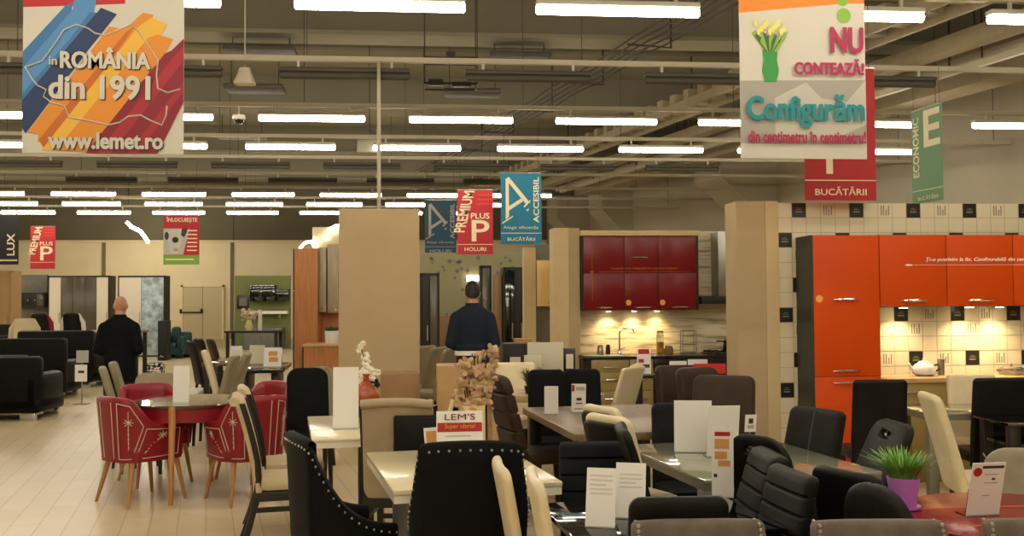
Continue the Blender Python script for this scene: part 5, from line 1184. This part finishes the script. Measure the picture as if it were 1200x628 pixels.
cabinet('slim_cabinet', 'dark slim cabinet between the pictured wardrobe and the cream door', X_(185, 27), X_(195, 27), 27.0, 27.5, 0, Zat(190, 376, 27), 'dark_panel', 'dark_panel', 1, 'bar')

# ---------------------------------------------------------------- sofas
def sofa(lab, px, D, w, d, H, a, m='sofa_leather', cushions=2, sh=.43, feet='chrome'):
    r = thing('leather_sofa', lab, 'sofa', G(px, D), rz_of(a), None)
    obj('base', MB().ext(-w/2, w/2, -d/2, d/2, .1, .3, .04), m, r)
    for x in (-1, 1):
        mb = MB(); mb.ext(x*w/2-x*.22 if x > 0 else -w/2, w/2 if x > 0 else -w/2+.22, -d/2, d/2, .1, .62, .07); obj('armrest', mb, m, r)
    n = cushions; cw = (w-.46)/n
    for i in range(n):
        x0 = -w/2+.23+i*cw
        obj('seat_cushion', MB().ext(x0+.005, x0+cw-.005, -d/2+.25, d/2+.02, .28, sh, .05), m, r)
        obj('back_cushion', MB().box((x0+cw/2, -d/2+.28, .62), (cw-.01, .2, .5), .07, Matrix.Rotation(-.15, 3, 'X')), m, r)
    obj('backrest', MB().ext(-w/2, w/2, -d/2, -d/2+.2, .1, H, .06), m, r)
    for x in (-1, 1):
        for y in (-1, 1): obj('leg', MB().ext(x*(w/2-.16)-.1, x*(w/2-.16)+.1, y*(d/2-.06)-.04, y*(d/2-.06)+.04, 0, .1, .005), feet, r)
    return r
sofa('black leather sofa nearest at the hall edge with chrome feet, its back to us', -7, 13.6, 1.58, .9, .86, -4)
sofa('black leather sofa second from the front, behind the nearest one', 14, 16.4, 2.0, .9, 1.0, -6)
sofa('high-backed black sofa under the two racing chairs', 76, 18.6, 1.4, .9, 1.06, 0)
p = WD(97, 425, 15.6)
p = G(96, 15.3)
r = thing('price_stand', 'floor stand with a grey and a white price card before the black sofas', 'sign', p)
obj('pole', MB().tube([(0, .02, 0), (0, .02, .62)], .012, 8), 'steel', r); obj('base', MB().ext(-.1, .1, -.08, .1, 0, .015), 'steel', r)
z1_, z2_ = WD(97, 425, 15.3).z, WD(97, 447, 15.3).z
obj('card', MB().ext(-.08, .1, -.006, .006, z1_, z1_+.19), 'print_grey', r); c_ = obj('card', MB().ext(-.1, .08, -.006, .006, z2_, z2_+.26), 'white_paper', r); obj('print', MB().ext(-.05, .04, -.008, -.006, z2_+.13, z2_+.17), 'print_dark', c_)
obj('clip', MB().ext(-.02, .02, .0, .025, z2_+.05, z1_+.15), 'steel', r)
def office(lab, px, D, H, m1, m2, a=10):
    r = thing('racing_chair' if m1 != 'cream_fabric' else 'office_chair', lab, 'chair', G(px, D), rz_of(a))
    mb = MB(); mb.loft(back_rings(H, .5, .46, .38, .1, .14, .08, 0, .03)); obj('backrest', mb, m1, r)
    mb = MB()
    for x in (-1, 1): mb.tube([(x*.2, -.2, .6), (x*.25, -.23, .85), (x*.24, -.26, H-.2), (x*.15, -.3, H-.02)], [.03, .045, .045, .03], 8)
    obj('side_bolster', mb, m2, r)
    mb = MB(); cushion(mb, .5, .5, .42, .52); obj('seat', mb, m1, r); obj('gas_column', MB().tube([(0, 0, .08), (0, 0, .43)], .03, 10), 'steel', r)
    mb = MB()
    for k in range(5): mb.tube([(0, 0, .12), (.3*math.cos(k*2*PI/5), .3*math.sin(k*2*PI/5), .07)], [.03, .018], 6); 
    obj('base', mb, 'dark_panel', r)
    for k in range(5): obj('caster', MB().ball((.3*math.cos(k*2*PI/5), .3*math.sin(k*2*PI/5), .032), .032, 8, 6), 'dark_panel', r)
    return r
office('black racing chair with red edges behind the high-backed sofa', 57, 20.6, 1.36, 'black_leather', 'red_leather'); office('black racing chair with white edges behind the high-backed sofa', 94, 20.8, 1.36, 'black_leather', 'white_paint'); office('beige office chair behind the second sofa', 27, 19.2, 1.27, 'cream_fabric', 'cream_fabric', 160)
sofa('dark armchair at the hall edge below the beige wardrobe', 4, 21.5, 1.0, .9, 1.1, 170, 'dark_leather', 1)
sofa('dark teal armchair on the pale floor before the double door', 206, 27.5, .72, .7, .72, 180, 'teal', 1, feet='dark_panel')
r = thing('patterned_pouf', 'black and white patterned pouf on the floor beside the man in black', 'pouf', G(182, 20.5))
pm = mat('cow_print', '#e8e2d4', .8); nt = pm.node_tree; b = nt.nodes['Principled BSDF']; n_ = nt.nodes.new('ShaderNodeTexNoise'); n_.inputs['Scale'].default_value = 6; rr = nt.nodes.new('ShaderNodeValToRGB'); rr.color_ramp.interpolation = 'CONSTANT'; rr.color_ramp.elements[0].color = srgb('#17130f'); rr.color_ramp.elements[1].position = .5; rr.color_ramp.elements[1].color = srgb('#e8e2d4'); nt.links.new(n_.outputs[0], rr.inputs[0]); nt.links.new(rr.outputs[0], b.inputs['Base Color']); M['cow_print'] = pm
mb = MB(); cushion(mb, .36, .36, .04, .32, 4, r=.06); obj('cushion', mb, 'cow_print', r); obj('base', MB().ext(-.15, .15, -.15, .15, 0, .05), 'dark_panel', r)
r = table('desk', 'dark reddish desk behind the man in black', -8.1, 20.0, 1.2, .6, 0, 'brown_board', .04, 'dark_panel', H=1.0)
# dried arrangement on the far console
p = XD(-6.3, 23.9)
r = thing('figurine_vase', 'pale flower arrangement on the far dark console before the double door', 'flowers', (p.x-.1, p.y, .861)); obj('vase', MB().lathe([(.07, 0), (.1, .1), (.05, .25), (.06, .3)], n=20), 'cream_ceramic', r)
mb = MB()
for i in range(40): mb.ball((random.uniform(-.18, .18), random.uniform(-.1, .1), random.uniform(.25, .52)), random.uniform(.02, .045), 7, 5)
obj('blossom', mb, 'cream_fabric', r); obj('candle', MB().lathe([(.05, 0), (.05, .5), (.01, .51)], n=14), 'white_ceramic', thing('pillar_candle', 'thin white candle beside the far pale flower arrangement', 'candle', (p.x+.16, p.y, .861)))
# ================================================================ people
def limb(mb, pts, rads, n=16, flat=1.0):
    pts = [Vector(p) for p in pts]; P = []; Rr = []
    for i in range(len(pts)-1):
        for k in range(4): t = k/4; P.append(pts[i].lerp(pts[i+1], t)); Rr.append(rads[i]+(rads[i+1]-rads[i])*t)
    P.append(pts[-1]); Rr.append(rads[-1]); mb.tube(P, Rr, n)
    for p, r0 in zip(pts, rads): mb.ball(p, r0*.995, 14, 9)
def ell(w, d, z, cx=0, cy=0): return sup(w, d, 2.3, 28, cx, cy, z)
def person(label, px, D, a, H, coat, hair, coat_len=.80, bow=.0, bald=False, shirt_hem=False):
    s = H/1.78
    r = thing('person', label, 'person', G(px, D), rz_of(a))
    # joints (local: facing +Y)
    sh = .185; J = {}
    for x in (-1, 1):
        J[x] = [(x*.18, -.01, 1.41), (x*.238, -.06, 1.13), (x*.11, .20, 1.05 if not bald else 1.08)]
    body = MB()
    body.loft([ell(.30, .19, .86), ell(.34, .22, .93), ell(.33, .21, 1.02), ell(.29, .19, 1.10), ell(.33, .215, 1.25), ell(.37, .22, 1.37), ell(.34, .17, 1.45), ell(.18, .12, 1.5, 0, -.005), ell(.115, .115, 1.53, 0, 0), ell(.11, .115, 1.60, 0, .02)])
    for x in (-1, 1):
        limb(body, J[x], [.058, .045, .031]); limb(body, [(x*.085, 0, .90), (x*.10, .015, .49), (x*.11, -.02, .09)], [.09, .062, .042])
        body.loft([sup(.085, .24, 3, 20, x*.115, .045, .0), sup(.09, .25, 3, 20, x*.115, .045, .03), sup(.075, .15, 3, 20, x*.115, .01, .09)])
        # hand: palm, four fingers of unequal length curled, thumb from the palm's side
        wv = Vector(J[x][2]); fw = (wv-Vector(J[x][1])).normalized(); sd = Vector((x, 0, 0)) - fw*fw.x*x; sd.normalize(); dn = fw.cross(sd)*x
        if dn.z > 0: dn = -dn
        pc = wv+fw*.055; R = Matrix((sd, fw, dn)).transposed()
        body.ball(pc, (.042, .055, .018), 14, 9, R)
        for k, L in enumerate((.068, .078, .073, .058)):
            q = wv+fw*.095+sd*((k-1.5)*.021); limb(body, [q, q+fw*L*.5+dn*.008, q+fw*L*.75+dn*.035, q+fw*L*.7+dn*.055], [.0095, .009, .008, .007], 8)
        q = wv+fw*.03-sd*.034; limb(body, [q, q-sd*.028+fw*.03+dn*.01, q-sd*.03+fw*.06+dn*.02], [.012, .010, .008], 8)
    hz = 1.665; hy = .035+bow
    body.ball((0, hy, hz+.015), (.077, .098, .108), 24, 16); body.ball((0, hy+.03, hz-.055), (.058, .06, .06), 18, 12)
    body.tube([(0, .01, 1.5), (0, hy-.005, 1.62)], .057, 18)
    body.ball((0, hy+.105, hz-.015), (.015, .022, .022), 10, 8); body.ball((0, hy+.098, hz+.01), (.011, .015, .03), 10, 8); body.ball((0, hy+.085, hz-.058), (.026, .012, .009), 10, 8)
    for x in (-1, 1): body.ball((x*.079, hy-.005, hz-.005), (.012, .022, .034), 10, 8); body.ball((x*.032, hy+.083, hz+.026), (.022, .01, .008), 8, 6)
    b_ = obj('body', body, 'skin', r); remesh(b_, .0065, 4)
    for x in (-1, 1): obj('eye', MB().ball((x*.031, hy+.086, hz+.010), .0115, 10, 8), 'white_ceramic', r)
    # trousers
    t = MB(); t.loft([ell(.31, .20, .80), ell(.36, .25, .90), ell(.35, .23, 1.0)])
    for x in (-1, 1): limb(t, [(x*.088, 0, .88), (x*.105, .012, .49), (x*.112, -.015, .08)], [.105, .08, .07])
    o = obj('trousers', t, 'trouser', r); remesh(o, .012, 3)
    for x in (-1, 1):
        f = MB(); f.loft([sup(.10, .275, 3, 22, x*.115, .05, .002), sup(.105, .285, 3, 22, x*.115, .05, .03), sup(.095, .22, 3, 22, x*.115, .02, .075), sup(.09, .12, 3, 22, x*.115, -.03, .11)]); obj('shoe', f, 'shoe', r)
    # jacket
    k = MB(); zb = coat_len
    k.loft([ell(.41, .29, zb), ell(.415, .29, zb+.06), ell(.385, .27, 1.02), ell(.36, .25, 1.12), ell(.40, .265, 1.27), ell(.43, .265, 1.38), ell(.40, .21, 1.46), ell(.24, .16, 1.515), ell(.15, .15, 1.54)])
    for x in (-1, 1): limb(k, [(x*.178, -.01, 1.40), (x*.238, -.06, 1.13), (x*.14, .165, 1.065)], [.07, .062, .05])
    o = obj('jacket', k, coat, r); remesh(o, .011, 4)
    c = MB(); c.loft([ell(.17, .165, 1.515, 0, .0), ell(.15, .155, 1.56, 0, .01), ell(.135, .14, 1.562, 0, .01)]); obj('collar', c, coat, r)
    if shirt_hem: c = MB(); c.loft([ell(.40, .28, zb-.05), ell(.405, .285, zb+.03)]); obj('shirt_hem', c, 'shirt', r)
    h = MB()
    if not bald:
        rings = []
        for i in range(12):
            th = PI*.5*i/11*1.18; rings.append([(0+.084*math.sin(th)*math.cos(2*PI*j/28), hy-.006+.106*math.sin(th)*math.sin(2*PI*j/28)*(1 if math.sin(2*PI*j/28) < 0 else .96), hz+.028+.113*math.cos(th)-(.05*max(0, -math.sin(2*PI*j/28)) if i > 8 else 0)) for j in range(28)])
        h.loft(rings)
        obj('hair', h, hair, r)
    r.scale = (s, s, s)
    return r
person('man with short dark hair in a navy jacket, seen from behind beyond the dining tables', 554, 10.6, -4, 1.775, 'navy_cloth', 'hair_dark', 1.05, shirt_hem=True)
person('bald man in a black suit seen from behind beside the dark sofas', 140, 11.2, -8, 1.65, 'black_cloth', None, .74, bow=.015, bald=True)

# ================================================================ light and film
w = bpy.data.worlds.new('world'); scene.world = w; w.use_nodes = True
w.node_tree.nodes['Background'].inputs[0].default_value = (.9, .8, .6, 1); w.node_tree.nodes['Background'].inputs[1].default_value = .05
scene.view_settings.view_transform = 'Standard'; scene.view_settings.look = 'None'; scene.view_settings.gamma = 1; scene.view_settings.use_curve_mapping = False
scene.view_settings.exposure = 0.0
scene.cycles.use_denoising = True
scene.cycles.max_bounces = 8; scene.cycles.diffuse_bounces = 4; scene.cycles.glossy_bounces = 4; scene.cycles.transmission_bounces = 6; scene.cycles.sample_clamp_indirect = 4
try: scene.cycles.use_light_tree = True
except Exception: pass
